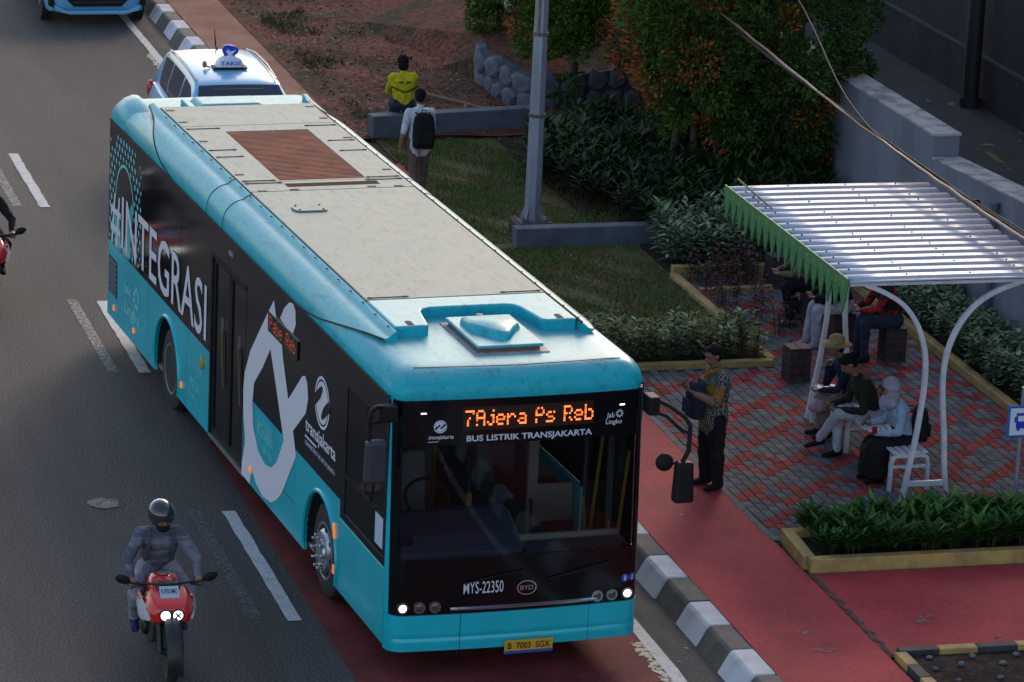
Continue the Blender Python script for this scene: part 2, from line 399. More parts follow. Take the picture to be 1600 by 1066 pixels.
# ---------------------------------------------------------------- planter kerbs
def bar(mb, x0, y0, x1, y1, wd, z0, z1, mi=0):
    d_ = Vector((x1-x0, y1-y0)); n = Vector((-d_.y, d_.x)).normalized()*wd/2
    mb.add([(x0-n.x,y0-n.y,z0),(x1-n.x,y1-n.y,z0),(x1+n.x,y1+n.y,z0),(x0+n.x,y0+n.y,z0),(x0-n.x,y0-n.y,z1),(x1-n.x,y1-n.y,z1),(x1+n.x,y1+n.y,z1),(x0+n.x,y0+n.y,z1)],
        [(0,3,2,1),(4,5,6,7),(0,1,5,4),(1,2,6,5),(2,3,7,6),(3,0,4,7)], mi)
t = thing('planter_border', 'yellow painted kerb round the green leafy planter in the foreground', 'planter', (3.5,1.7,PZ))
def kids(parent, segs, wd, h, m, loc, name='kerb_stone'):
    for (x0,y0,x1,y1) in segs:
        mb = MB(); bar(mb, x0-loc[0], y0-loc[1], x1-loc[0], y1-loc[1], wd, -.03, h)
        mb.build(name, m, parent, bevel=.012)
kids(t, [(3.58,1.84,3.64,2.72),(3.56,1.77,8.2,1.79),(3.70,2.66,8.2,2.68)], .13, .13, M['yellow'], (3.5,1.7))
mb = MB(); mb.box(.1, 4.6, .1, .95, -.02, .06); mb.build('soil_fill', M['darksoil'], t)
t = thing('planter_border', 'yellow kerb edging the low hedge behind the standing man', 'planter', (3.5,9,PZ))
kids(t, [(3.52,8.98,5.60,8.98)], .11, .07, M['yellow'], (3.5,9))
mb = MB(); mb.box(.05, 2.04, .06, .75, -.02, .02); mb.build('soil_fill', M['darksoil'], t)
t = thing('planter_border', 'long yellow kerb between the lawn and the maroon plants', 'planter', (5.6,11,PZ))
kids(t, [(5.60,9.04,5.60,13.0)], .11, .07, M['yellow'], (5.6,11))
t = thing('planter_border', 'short yellow kerb crossing the maroon bed beside the dark stool', 'planter', (6.2,12.2,PZ))
kids(t, [(5.70,12.2,6.7,12.26)], .10, .07, M['yellow'], (6.2,12.2))
t = thing('planter_border', 'yellow kerb below the tall pale hedge at the back of the paving', 'planter', (6.6,13.05,PZ))
kids(t, [(5.60,13.08,7.7,13.08)], .12, .14, M['yellow'], (6.6,13.05))
mb = MB(); mb.box(-.98, 1.1, .08, 1.5, -.02, .05); mb.build('soil_fill', M['darksoil'], t)
t = thing('planter_border', 'yellow kerb along the hedge under the grey wall', 'planter', (7.78,8,PZ))
kids(t, [(7.78,2.2,7.80,8.0),(7.80,8.01,7.86,13.2)], .12, .09, M['yellow'], (7.78,8))
mb = MB(); mb.box(.07, .86, -6, 9.9, -.02, .05); mb.build('soil_fill', M['darksoil'], t)
# striped kerb round the soil pit at the bottom right
t = thing('striped_kerb', 'black and yellow striped kerb round a bare soil pit', 'kerb', (3.6,-.7,PZ))
for k in range(12):
    mb = MB(); mb.box(.0+k*.40+.004, .40+k*.40-.004, -.06, .06, -.03, .06); mb.build('kerb_stone', M['kblack'] if k % 2 == 0 else M['yellow'], t, bevel=.01)
for k in range(8):
    mb = MB(); mb.box(-.06, .06, -.065-.34*(k+1)+.004, -.065-.34*k-.004, -.03, .06); mb.build('kerb_stone', M['yellow'] if k % 2 == 0 else M['kblack'], t, bevel=.01)
sheet('soil_pit', 3.66, 12, -12, -.76, PZ+.004, M['darksoil'])
rs = random.Random(33)
for k in range(9):
    mb = MB(); mb.ball((0,0,0), (rs.uniform(.02,.05), rs.uniform(.02,.05), rs.uniform(.015,.03)), 7, 5)
    o = mb.build('pebble', M['stone'], None, smooth=60); o.location = (rs.uniform(3.8,4.9), rs.uniform(-1.5,-.85), PZ+.02)
    tag(o, 'small stone lying on the soil inside the striped kerb', 'stone', 'stones in the soil pit')

# ---------------------------------------------------------------- low walls, retaining wall, big walls
mb = MB(); mb.box(0, 3.9, 0, .22, -.1, .26); o = mb.build('low_wall', M['bluegrey'], None, bevel=.012); o.location = (3.94,14.66,PZ); o.rotation_euler = (0,0,.02)
tag(o, 'long low blue-grey wall crossing the lawn at the lamp post', 'wall')
mb = MB(); mb.box(0, 2.75, 0, .24, -.1, .34); o = mb.build('low_wall', M['bluegrey'], None, bevel=.012); o.location = (3.47,21.05,PZ); o.rotation_euler = (0,0,.16)
tag(o, 'low blue-grey wall on which the person in yellow sits', 'wall')
# dirt bank
rdb = random.Random(4)
def ground_patch(name, x0, x1, y0, y1, nx, ny, zf, m):
    V = []; Fq = []
    for j in range(ny+1):
        for i in range(nx+1):
            x = x0+(x1-x0)*i/nx; y = y0+(y1-y0)*j/ny; V.append((x,y,zf(x,y)))
    for j in range(ny):
        for i in range(nx): a = j*(nx+1)+i; Fq.append((a,a+1,a+nx+2,a+nx+1))
    me = rawmesh(name, V, Fq, m, smooth=True); o = link(name, me); o['kind'] = 'structure'; return o
def bank(x, y):
    e = min(max((x-3.2)/.5, 0), 1)
    return PZ+.012+.05*e*(math.sin(x*2.1+y)*math.sin(y*1.7-x)+.6*math.sin(x*5+2*y)*math.sin(y*4.3)*.5+.5)+.06*max(0, x-4.5)*e*.6
M['bank'] = mat('bare_red_earth', (.17,.060,.040), .95, spec=.1, col2=(.052,.046,.026), vscale=1.0, fine=.55, fscale=14, bump=1.0, bscale=11, lo=.42, hi=.64)
ground_patch('earth_bank', 3.18, 8.66, 21.0, 46, 40, 150, bank, M['bank'])
# stone retaining wall: single stones stacked on a curved line
t = thing('retaining_wall', 'curved retaining wall of blue-grey boulders under the trees', 'wall', (6.6,22.9,PZ))
path = [(6.05,24.9),(5.92,24.3),(6.0,23.5),(6.12,22.8),(6.35,22.35),(6.8,22.4),(7.3,22.7),(7.9,22.9),(8.5,23.0)]
rw = random.Random(9)
def along(path, s):
    for (a, b) in zip(path[:-1], path[1:]):
        L_ = math.dist(a, b)
        if s <= L_: k = s/L_; return (a[0]+(b[0]-a[0])*k, a[1]+(b[1]-a[1])*k)
        s -= L_
    return path[-1]
tot = sum(math.dist(a, b) for a, b in zip(path[:-1], path[1:]))
def stone_bm(rx, ry, rz, seed):
    r_ = random.Random(seed); mb = MB(); mb.ball((0,0,0), 1, 8, 5)
    mb.v = [(x*rx*(1+r_.uniform(-.16,.16)), y*ry*(1+r_.uniform(-.16,.16)), z*rz*(1+r_.uniform(-.16,.16))) for x,y,z in mb.v]
    return mb
for row in range(2):
    s_ = -.1*row
    while s_ < tot:
        L_ = rw.uniform(.34,.62); x, y = along(path, max(0, s_+L_/2)); x2, y2 = along(path, max(0, s_+L_/2)+.05); an_ = math.atan2(y2-y, x2-x)
        r_ = random.Random(rw.random()); n_ = 7; pts = []
        for q in range(n_):
            a_ = 6.283*q/n_+r_.uniform(-.3,.3); pts.append((L_*.52*math.cos(a_)*r_.uniform(.85,1.05), .185*math.sin(a_)*r_.uniform(.8,1.1)))
        mb = MB(); mb.loft([[(u*k_, yy, v*k_) for u, v in pts] for k_, yy in ((.72,-.05-r_.uniform(0,.03)),(.93,-.035),(1.0,-.005),(1.0,.12))])
        o = mb.build('stone', M['stone'], t, bevel=.008)
        o.location = (x-6.6, y-22.9, .16+row*.30+rw.uniform(-.03,.03)); o.rotation_euler = (rw.uniform(-.15,.1), rw.uniform(-.2,.2), an_)
        s_ += L_*.97
mb = MB()
core = [(x-6.6,y-22.9) for x, y in path]
mb.loft([[(x,y,-.05),(x,y,.60),(x+.18,y+.18,.60),(x+.18,y+.18,-.05)] for x, y in core]); mb.build('mortar_core', mat('wall_mortar', (.07,.07,.085), .9, var=.4, vscale=6, bump=.5), t)
top_ = [(6.25,25.6),(6.12,24.3),(6.2,23.5),(6.33,22.95),(6.55,22.6),(6.9,22.62),(7.3,22.88),(8.64,23.2),(8.64,46),(8.3,46),(7.2,30)]
bot_ = [(5.6,26.0),(6.02,24.3),(6.1,23.5),(6.25,22.9),(6.5,22.55),(6.88,22.58),(7.3,22.85),(8.64,23.19),(8.64,46),(5.2,46),(5.0,30)]
mb = MB(); mb.loft([[(x,y,PZ-.02) for x,y in bot_],[(x,y,PZ+.60) for x,y in top_]]); o = mb.build('raised_bed', M['bank']); o['kind'] = 'structure'
# grey boundary wall with a step
t = thing('boundary_wall', 'tall pale grey concrete wall with a stepped top', 'wall', (8.65,12,0))
mb = MB(); mb.box(0, .36, .0, 30, 0, 2.26); mb.build('wall_panel', M['wall'], t, bevel=.01)
mb = MB(); mb.box(-.012, .372, -.012, 30, 2.262, 2.30); mb.build('coping', M['walltop'], t, bevel=.006)
mb = MB(); mb.prism([(-.003,0),(-.003,1.97),(-14,2.75),(-14,0)], 'x', 0, .36); mb.build('wall_panel', M['wall'], t, bevel=.01)
mb = MB(); mb.prism([(-.015,1.972),(-.015,2.00),(-14,2.78),(-14,2.752)], 'x', -.012, .372); mb.build('coping', M['walltop'], t, bevel=.005)
mb = MB(); mb.tube([(-.06,-2.3,1.95),(-.06,-2.3,.3)], .045, 10); mb.tube([(-.06,-2.3,1.97),(-.06,-2.3,1.90)], .06, 10); mb.build('drain_pipe', M['bluegrey'], t, smooth=40)
# service road and dark wall behind
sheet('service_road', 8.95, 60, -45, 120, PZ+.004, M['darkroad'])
M['yline'] = mat('yellow_road_paint', (.26,.16,.04), .8, var=.4, vscale=6)
for k in range(7):
    strip('service_road_marking', [(12.47+.004*i, 15.1+k*1.85+i*.07) for i in range(11)], .10, PZ+.009, M['yline'], .006, k+50)
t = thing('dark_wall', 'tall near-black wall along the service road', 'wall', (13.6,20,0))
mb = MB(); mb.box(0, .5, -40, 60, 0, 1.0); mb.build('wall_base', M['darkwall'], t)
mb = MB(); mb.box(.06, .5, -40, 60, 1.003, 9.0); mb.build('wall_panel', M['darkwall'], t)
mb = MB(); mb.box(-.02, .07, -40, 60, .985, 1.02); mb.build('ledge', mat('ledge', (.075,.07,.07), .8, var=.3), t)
o = thing('wall_pipe', 'black vertical pipe standing against the dark wall', 'pipe', (13.42,22.55,PZ))
mb = MB(); mb.tube([(0,0,0),(0,0,2.35),(.03,0,2.50),(.11,0,2.58)], .13, 12); mb.build('shaft', M['darkpipe'], o, smooth=50)
mb = MB(); mb.tube([(0,0,0),(0,0,.16)], .17, 12); mb.build('foot', M['darkpipe'], o, smooth=40)
rl = random.Random(71)
for k in range(34):
    mb = MB(); q = rl.uniform(.03,.09)
    mb.add([(-q,-q*.5,0),(q*.6,-q,.004),(q,q*.4,0),(-q*.3,q,.008)], [(0,1,2,3)])
    o = mb.build('litter_scrap', M['mud']); o.location = (13.5-rl.random()**2*3, rl.uniform(15,31), PZ+.012); o.rotation_euler = (0,0,rl.uniform(0,6))
    tag(o, 'scrap of litter on the dark service road', 'litter', 'litter along the dark wall')
# ornate white balustrade half hidden by the trees
t = thing('ornate_fence', 'white openwork fence panel sloping behind the tree trunks', 'fence', (7.75,18.9,PZ), RAD(-8))
for k in range(7):
    x = k*.14
    mb = MB(); uv, fs = ring2d(0, .0, .055, .085, 14, 1.6)
    mb.add([(u,0,v) for u,v in uv]+[(u,.04,v) for u,v in uv], fs+[tuple(i+len(uv) for i in f[::-1]) for f in fs])
    ob = mb.build('scroll', M['whitep'], t); ob.location = (x, 0, .95-k*.075)
mb = MB(); mb.prism([(-.15,1.20),(.95,.62),(.95,.56),(-.15,1.14)], 'y', -.02, .06); mb.build('top_rail', M['whitep'], t)
mb = MB(); mb.prism([(-.15,.84),(.95,.26),(.95,.20),(-.15,.78)], 'y', -.02, .06); mb.build('bottom_rail', M['whitep'], t)
# ---------------------------------------------------------------- the bus
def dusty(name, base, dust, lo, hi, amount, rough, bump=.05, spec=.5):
    """paint with pale dust, and on the teal a painted sky sheen, on faces that look up, broken up by noise"""
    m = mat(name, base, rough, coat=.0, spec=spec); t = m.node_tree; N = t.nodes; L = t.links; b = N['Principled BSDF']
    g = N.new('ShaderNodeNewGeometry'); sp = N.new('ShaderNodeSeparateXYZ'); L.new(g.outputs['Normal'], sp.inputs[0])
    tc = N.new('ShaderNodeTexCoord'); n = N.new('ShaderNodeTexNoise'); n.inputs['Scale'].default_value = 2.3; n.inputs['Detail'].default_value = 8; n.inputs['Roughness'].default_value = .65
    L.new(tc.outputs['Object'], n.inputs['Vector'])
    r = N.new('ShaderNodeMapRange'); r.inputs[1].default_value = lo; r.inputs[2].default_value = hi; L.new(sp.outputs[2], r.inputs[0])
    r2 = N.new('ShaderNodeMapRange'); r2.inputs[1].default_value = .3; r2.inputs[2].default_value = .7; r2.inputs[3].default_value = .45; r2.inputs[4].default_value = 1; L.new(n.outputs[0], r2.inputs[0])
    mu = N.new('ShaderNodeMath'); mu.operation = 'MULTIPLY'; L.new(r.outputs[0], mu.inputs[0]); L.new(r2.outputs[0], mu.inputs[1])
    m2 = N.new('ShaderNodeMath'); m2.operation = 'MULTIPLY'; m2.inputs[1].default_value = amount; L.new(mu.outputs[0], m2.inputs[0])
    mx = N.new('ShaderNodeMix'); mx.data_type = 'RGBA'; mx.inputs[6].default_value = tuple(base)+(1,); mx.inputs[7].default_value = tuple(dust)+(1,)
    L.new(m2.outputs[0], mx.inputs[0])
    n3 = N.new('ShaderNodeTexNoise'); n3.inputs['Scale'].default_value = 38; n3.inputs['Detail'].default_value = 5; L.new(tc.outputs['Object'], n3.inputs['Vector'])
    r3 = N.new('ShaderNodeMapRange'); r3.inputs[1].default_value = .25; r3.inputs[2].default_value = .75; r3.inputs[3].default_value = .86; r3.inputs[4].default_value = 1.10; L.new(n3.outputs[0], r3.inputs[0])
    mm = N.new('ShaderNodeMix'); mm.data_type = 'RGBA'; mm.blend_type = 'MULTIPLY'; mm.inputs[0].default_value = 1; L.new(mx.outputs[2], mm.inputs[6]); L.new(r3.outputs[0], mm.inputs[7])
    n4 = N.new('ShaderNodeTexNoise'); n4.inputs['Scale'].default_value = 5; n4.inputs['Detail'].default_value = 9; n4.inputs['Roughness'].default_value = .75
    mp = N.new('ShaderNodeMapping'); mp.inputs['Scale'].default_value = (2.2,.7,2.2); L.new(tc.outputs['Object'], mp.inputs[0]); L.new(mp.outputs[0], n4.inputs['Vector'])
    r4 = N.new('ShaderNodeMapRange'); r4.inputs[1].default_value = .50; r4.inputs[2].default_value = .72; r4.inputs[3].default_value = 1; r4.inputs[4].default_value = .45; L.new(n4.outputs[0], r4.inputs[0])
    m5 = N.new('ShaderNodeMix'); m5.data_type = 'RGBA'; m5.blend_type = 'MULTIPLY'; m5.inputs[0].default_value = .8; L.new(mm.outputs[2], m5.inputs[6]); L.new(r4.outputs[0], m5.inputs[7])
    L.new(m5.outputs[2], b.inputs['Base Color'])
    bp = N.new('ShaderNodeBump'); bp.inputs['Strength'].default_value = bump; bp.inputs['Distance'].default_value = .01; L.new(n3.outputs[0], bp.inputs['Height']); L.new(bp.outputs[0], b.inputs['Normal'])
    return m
TEAL = (.006,.44,.54)
M['teal'] = mat('teal_bus_paint', TEAL, .32, var=.12, vscale=1.5, coat=.25)
M['tealdust_sheen'] = dusty('dusty_sheen_teal_paint', (.010,.40,.49), (.26,.43,.43), .45, 1.0, .62, .36, .06, .26)  # paler upwards: some real dust, plus sky reflection painted into the colour
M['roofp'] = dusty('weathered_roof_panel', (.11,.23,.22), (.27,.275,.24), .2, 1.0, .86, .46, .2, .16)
M['bglass'] = mat('black_body_glass', (.005,.005,.006), .10, spec=.38)
M['seam'] = mat('dark_seam', (.012,.010,.010), .8)  # near-black for panel joints, gaps, backings and small dark fittings
M['brown'] = mat('brown_dusty_mesh', (.34,.095,.05), .8, var=.4, vscale=4)
M['brownd'] = mat('dark_brown_cavity', (.11,.032,.02), .9, var=.5, vscale=3)
M['orange_g'] = mat('red_gasket', (.30,.06,.025), .7)
M['pane'] = glass('windscreen_glass', (.84,.87,.88), .02, .05, ior=1.30)
M['tpane'] = glass('tinted_glass', (.62,.64,.64), .03, .25)
M['inside'] = mat('bus_interior', (.14,.13,.125), .7)
M['floorin'] = mat('bus_floor', (.20,.16,.13), .7)
M['dash'] = mat('dashboard', (.034,.042,.075), .6)
M['seat'] = mat('bus_seat', (.13,.14,.17), .7)
M['ypole'] = mat('yellow_pole', (.36,.19,.02), .4)
M['pale'] = mat('pale_trim', (.24,.22,.20), .5)
M['ltteal'] = mat('pale_teal_vinyl', (.16,.60,.62), .5)
M['vinyl'] = mat('lilac_white_vinyl', (.66,.63,.70), .5)
M['led'] = mat('led_orange', (.9,.25,.03), .4, emit=(1,.14,.03), estr=1.15)
M['leddim'] = mat('led_dim', (.30,.04,.01), .5, emit=(1,.15,.02), estr=.18)
M['leddim2'] = mat('led_fading', (.5,.10,.02), .5, emit=(1,.18,.02), estr=.5)
M['lampon'] = mat('lit_lamp', (1,.95,.85), .3, emit=(1,.93,.8), estr=1.8)
M['lens'] = mat('lamp_lens', (.10,.10,.11), .15, metal=.4)
M['plate_y'] = mat('yellow_plate', (.62,.33,.02), .5)
M['blue'] = mat('blue_vinyl', (.02,.07,.40), .45)
M['arch'] = mat('wheel_well', (.01,.01,.01), .9)

bus = thing('city_bus', 'long teal and black electric city bus with a pale dusty roof', 'bus', (0,0,0), RAD(3.389))
def fy(x, z):
    a = abs(x); c = 0.
    if a > 1.09: c = .16-math.sqrt(max(0., .16**2-min(a-1.09, .16)**2))
    lean = .042*max(0., z-.6); tuck = .10*max(0., .36-z)
    return -.05+.06*(a/1.25)**2+c+lean+tuck
def patch(name, x0, x1, z0, z1, m, parent=bus, off=0., th=.03, nx=None, nz=6, prof=None):
    xs = [x0+(x1-x0)*i/(nx or max(3, int((x1-x0)/.09))) for i in range((nx or max(3, int((x1-x0)/.09)))+1)]
    xs += [s*(1.09+.16*k/8) for s in (-1,1) for k in range(9) if x0 < s*(1.09+.16*k/8) < x1]
    xs = sorted(set(round(x,5) for x in xs)); zs = [z0+(z1-z0)*i/nz for i in range(nz+1)]
    vs = []; fs = []; n = len(xs)
    for z in zs:
        for x in xs: vs.append((x, fy(x,z)-off-(prof(z) if prof else 0), z))
    o = len(vs)
    for z in zs:
        for x in xs: vs.append((x*(1-th/1.25*.8), fy(x,z)-off+th, z))
    for j in range(nz):
        for i in range(n-1):
            a = j*n+i; fs.append((a,a+1,a+n+1,a+n)); fs.append((o+a,o+a+n,o+a+n+1,o+a+1))
    for i in range(n-1):
        fs.append((i,o+i,o+i+1,i+1)); a = nz*n+i; fs.append((a,a+1,o+a+1,o+a))
    for j in range(nz):
        a = j*n; fs.append((a,a+n,o+a+n,o+a)); a = j*n+n-1; fs.append((a,o+a,o+a+n,a+n))
    mb = MB(); mb.add(vs, fs); return mb.build(name, m, parent, smooth=35)
def bprof(z):                                        # crease along the bumper
    return .012 if z < .385 else (.0 if z < .41 else .010)
for a, b in ((-1.25,-.562),(-.556,.717),(.723,1.25)):
    patch('bumper', a, b, .27, .625, M['teal'], th=.05, nz=14, prof=bprof)
patch('bumper_backing', -1.22, 1.22, .30, .66, M['seam'], off=-.03, th=.03)
blk = patch('front_panel', -1.225, 1.225, .632, 1.165, M['bglass'], off=0, th=.04)
wsc = patch('windscreen', -1.165, 1.165, 1.17, 2.255, M['pane'], off=.0, th=.012, nz=10)
patch('windscreen_frame', -1.225, -1.168, 1.168, 2.26, M['bglass'], th=.05); patch('windscreen_frame', 1.168, 1.225, 1.168, 2.26, M['bglass'], th=.05)
hdr = patch('destination_panel', -1.225, 1.225, 2.262, 2.695, M['bglass'], off=0, th=.04)
for s in (-1, 1):
    patch('corner_pillar', *(sorted((s*1.229, s*1.25))), .632, 2.70, M['teal'], off=0, th=.05, nz=14, nx=5)
# lamps in the front panel
for s in (-1, 1):
    for k, x in enumerate((1.115,.955,.805)):
        mb = MB(); x = s*x; z = .70
        y = fy(x, z)-.004
        mb.lathe([(.001,-.010),(.030,-.010),(.046,-.002),(.050,.01)], 18, 'y', (x,y,z), 0 if k else 1)
        mb.lathe([(.050,-.006),(.056,-.006),(.056,.012),(.050,.012)], 18, 'y', (x,y,z), 2)
        mb.build('headlight', [M['lens'], M['lampon'], M['chrome']], blk, smooth=40)
mb = MB(); rings = []
for i in range(25):
    x = -.66+1.46*i/24; y = fy(x, .66); k = .5+.5*math.sin(math.pi*i/24)
    rings.append([(x,y-.004,.655),(x,y-.004-.03*k,.665),(x,y-.004-.03*k,.678),(x,y-.004,.69)])
mb.loft(rings); mb.build('chrome_strip', M['chrome'], blk, smooth=50)
def frontp(x0, z0, off=.006): return lambda u, v: (x0+u, fy(x0+u, z0+v)-off, z0+v)
def front_text(name, s, x0, z0, w_, h_, m, parent, bold=.01, shear=0, off=.005):
    uv, fs = text_mesh(s, w_, h_, bold, shear); return flat_obj(name, uv, fs, frontp(x0, z0, off), m, parent)
front_text('lettering', 'BUS LISTRIK TRANSJAKARTA', -.545, 2.275, 1.235, .075, M['whitetxt'], hdr, .022)
front_text('lettering', 'transjakarta', -.915, 2.315, .24, .05, M['whitetxt'], hdr, .012, .2)
uv, fs = ring2d(0, 0, .052, .062, 28); flat_obj('emblem', uv, fs, lambda u, v: frontp(-.80, 2.445)(u, v), M['whitetxt'], hdr)
uv, fs = ring2d(0, 0, .002, .048, 28); flat_obj('emblem', uv, fs, frontp(-.80, 2.445, .005), M['whitetxt'], hdr)
uv = [(-.055,-.018),(-.040,-.030),(.0,.012),(-.004,.026)]; flat_obj('emblem_stroke', uv, [(0,1,2,3)], frontp(-.80,2.445,.008), M['bglass'], hdr)
uv = [(.055,.018),(.040,.030),(.0,-.012),(.004,-.026)]; flat_obj('emblem_stroke', uv, [(0,1,2,3)], frontp(-.80,2.445,.008), M['bglass'], hdr)
uv = [(0,0),(.10,0),(.10,.006),(0,.006)]; flat_obj('underline', uv, [(0,1,2,3)], frontp(-.915,2.298), M['whitetxt'], hdr)
front_text('lettering', 'Jak', .83, 2.425, .085, .065, M['whitetxt'], hdr, .012, .1)
front_text('lettering', 'Lingko', .825, 2.365, .165, .058, M['whitetxt'], hdr, .012, .1)
uvs, fss = [], []
for k in range(9):
    q = RAD(40*k); o_ = len(uvs)
    for r0, dq in ((.012,.0),(.03,-.28),(.045,0),(.03,.28)): uvs.append((r0*math.cos(q+dq), r0*math.sin(q+dq)))
    fss.append((o_,o_+1,o_+2,o_+3))
flat_obj('emblem', uvs, fss, frontp(.965,2.475), M['whitetxt'], hdr)
front_text('lettering', 'MYS-22350', -.535, .815, .39, .115, M['whitetxt'], blk, .002)
uv, fs = ring2d(0, 0, .085, .10, 30, .72); flat_obj('badge', uv, fs, frontp(.085,.845,.012), M['chrome'], blk)
front_text('badge_lettering', 'BYD', .02, .822, .13, .045, M['chrome'], blk, .02, 0, .01)
for k, x in enumerate((1.085,1.165)):
    uv, fs = ring2d(0, 0, .001, .040, 22); pk = flat_obj('sticker', uv, fs, frontp(x,.855,.006), M['blue'], blk)
    uv, fs = ring2d(0, .014, .001, .009, 10); flat_obj('pictogram', uv, fs, frontp(x,.855,.009), M['whitetxt'], pk)
    flat_obj('pictogram', [(-.007,-.026),(.007,-.026),(.010,.004),(-.010,.004)] if k == 0 else [(-.014,-.022),(.012,-.022),(.006,.002),(-.006,.004)], [(0,1,2,3)], frontp(x,.855,.009), M['whitetxt'], pk)
# registration plate
pl = patch('number_plate', -.125, .355, .205, .345, M['plate_y'], off=.055, th=.008, nz=2)
flat_obj('plate_band', [(0,0),(.48,0),(.48,.03),(0,.03)], [(0,1,2,3)], frontp(-.125,.207,.062), M['blue'], pl)
front_text('lettering', 'B  7003  SGX', -.095, .255, .42, .065, M['blacktxt'], pl, .012, 0, .060)
# orange led text, dot matrix with its scanned rows
G = {'7':['11111','00001','00010','00100','01000','01000','01000'],'A':['01110','10001','10001','11111','10001','10001','10001'],
 'j':['00010','00000','00110','00010','00010','10010','01100'],'e':['00000','00000','01110','10001','11111','10000','01110'],
 'r':['00000','00000','10110','11001','10000','10000','10000'],'a':['00000','00000','01110','00001','01111','10001','01111'],
 'P':['11110','10001','10001','11110','10000','10000','10000'],'s':['00000','00000','01111','10000','01110','00001','11110'],
 'R':['11110','10001','10001','11110','10100','10010','10001'],'b':['10000','10000','10110','11001','10001','10001','11110'],' ':['00']*7}
mb = MB(); txt = '7Ajera Ps Reb'; cx = 0; st = .0175
rl = random.Random(3)
for ch in txt:
    g_ = G[ch]; wch = 3 if ch == ' ' else 5
    for r_ in range(7):
        for c_ in range(min(wch, len(g_[r_]))):
            if g_[r_][c_] == '1' and rl.random() > .06:
                x = -.555+(cx+c_)*st; z = 2.58-r_*.0218; y = fy(x, z)-.007; d_ = .0082
                mb.add([(x-d_,y,z-d_*1.1),(x+d_,y,z-d_*1.1),(x+d_,y,z+d_*1.1),(x-d_,y,z+d_*1.1)], [(0,1,2,3)], 1 if r_ in (1,4) else 0)
    cx += wch+1 if ch != 'j' else 5
mb.build('led_text', [M['led'], M['leddim2']], hdr)['kind'] = 'stuff'
patch('led_window', -.585, .70, 2.40, 2.62, mat('led_backing', (.022,.012,.008), .25), hdr, off=.003, th=.004, nz=2)
for x, z in ((-.96,2.575),(.99,2.56)):
    flat_obj('marker_lamp', [(-.025,-.006),(.025,-.006),(.025,.006),(-.025,.006)], [(0,1,2,3)], frontp(x,z), M['lampon'], hdr)
# wipers
for x0, x1, z1 in ((-.55,.05,1.02),(.30,.95,1.04)):
    mb = MB(); mb.tube([(x0,fy(x0,.92)-.02,.92),((x0+x1)/2,fy(0,.98)-.03,.98),(x1,fy(x1,z1)-.025,z1)], .008, 6); mb.build('wiper', M['black'], blk)

# ---- roof
def outline(d_, z):
    """plan outline of the bus shell inset by d_"""
    pts = []
    for i in range(41):
        x = -1.25+2.5*i/40; pts.append((x, fy(x, 2.7)))
    pts = [(-1.25,11.88)]+[(-1.25,8),(-1.25,4)]+pts+[(1.25,4),(1.25,8),(1.25,11.88),(1.15,11.98),(0,12.0),(-1.15,11.98)]
    return [(x*(1-d_/1.25), 6+(y-6)*(1-d_/6.0), z) for x, y in pts]
mb = MB(); mb.loft([outline(a, b) for a, b in ((.006,2.695),(.0,2.735),(.012,2.80),(.035,2.86),(.075,2.915),(.13,2.95),(.22,2.968),(.36,2.972))]); mb.build('roof', M['tealdust_sheen'], bus, smooth=50)
prof = [(-1.254,2.715),(-1.253,2.78),(-1.232,2.86),(-1.19,2.925),(-1.13,2.975),(-1.06,3.005),(-1.02,3.010),(-.995,3.018),(-.975,3.04),(-.95,3.062),(-.925,3.072)]
def A(s):
    k = s*(len(prof)-1); i = min(int(k), len(prof)-2); f = k-i
    return (prof[i][0]+(prof[i+1][0]-prof[i][0])*f, prof[i][1]+(prof[i+1][1]-prof[i][1])*f)
def s0(y):
    if y < 3.4: return .50*((3.4-y)/2.3)**1.35
    if y > 8.6: return .80*((y-8.6)/2.5)**1.6
    return 0
for s in (-1, 1):
    ys = [1.1+i*(11.1-1.1)/60 for i in range(61)]; mb = MB(); rings = []; line = []
    for y in ys:
        a0 = s0(y); ring = [(-s*A(a0+(1-a0)*k/14)[0], y, A(a0+(1-a0)*k/14)[1]) for k in range(15)]
        x_, z_ = A(a0); e = .03
        ring += [(s*.92, y, 2.95), (-s*(x_+e), y, z_-.03)]
        if s > 0: ring = ring[::-1]
        rings.append(ring); line.append((-s*(x_-.001), y, z_))
    mb.loft(rings); fa = mb.build('roof_fairing', M['tealdust_sheen'], bus, smooth=50)
    mb = MB(); mb.tube(line, .009, 5); mb.build('seam', M['seam'], fa)
    for yc in (7.15, 6.45):
        mb = MB(); mb.tube([(-s*(A(k/14)[0]-.0), yc+.12*math.sin(k/14*2.4), A(k/14)[1]+.002) for k in range(15)], .005, 5); mb.build('seam', M['seam'], fa)
    if s > 0:
        mb = MB(); mb.tube([(.925, 1.1+i*.24, 3.078) for i in range(41)], .013, 5); mb.build('seam', M['seam'], fa)
    mb = MB()
    for i in range(22):
        y = 1.3+i*.43; mb.lathe([(.013,0),(.013,.008),(.004,.01)], 6, 'z', (s*.955, y, 3.066))
    o = mb.build('bolt', M['brownd'], fa); o['kind'] = 'stuff'
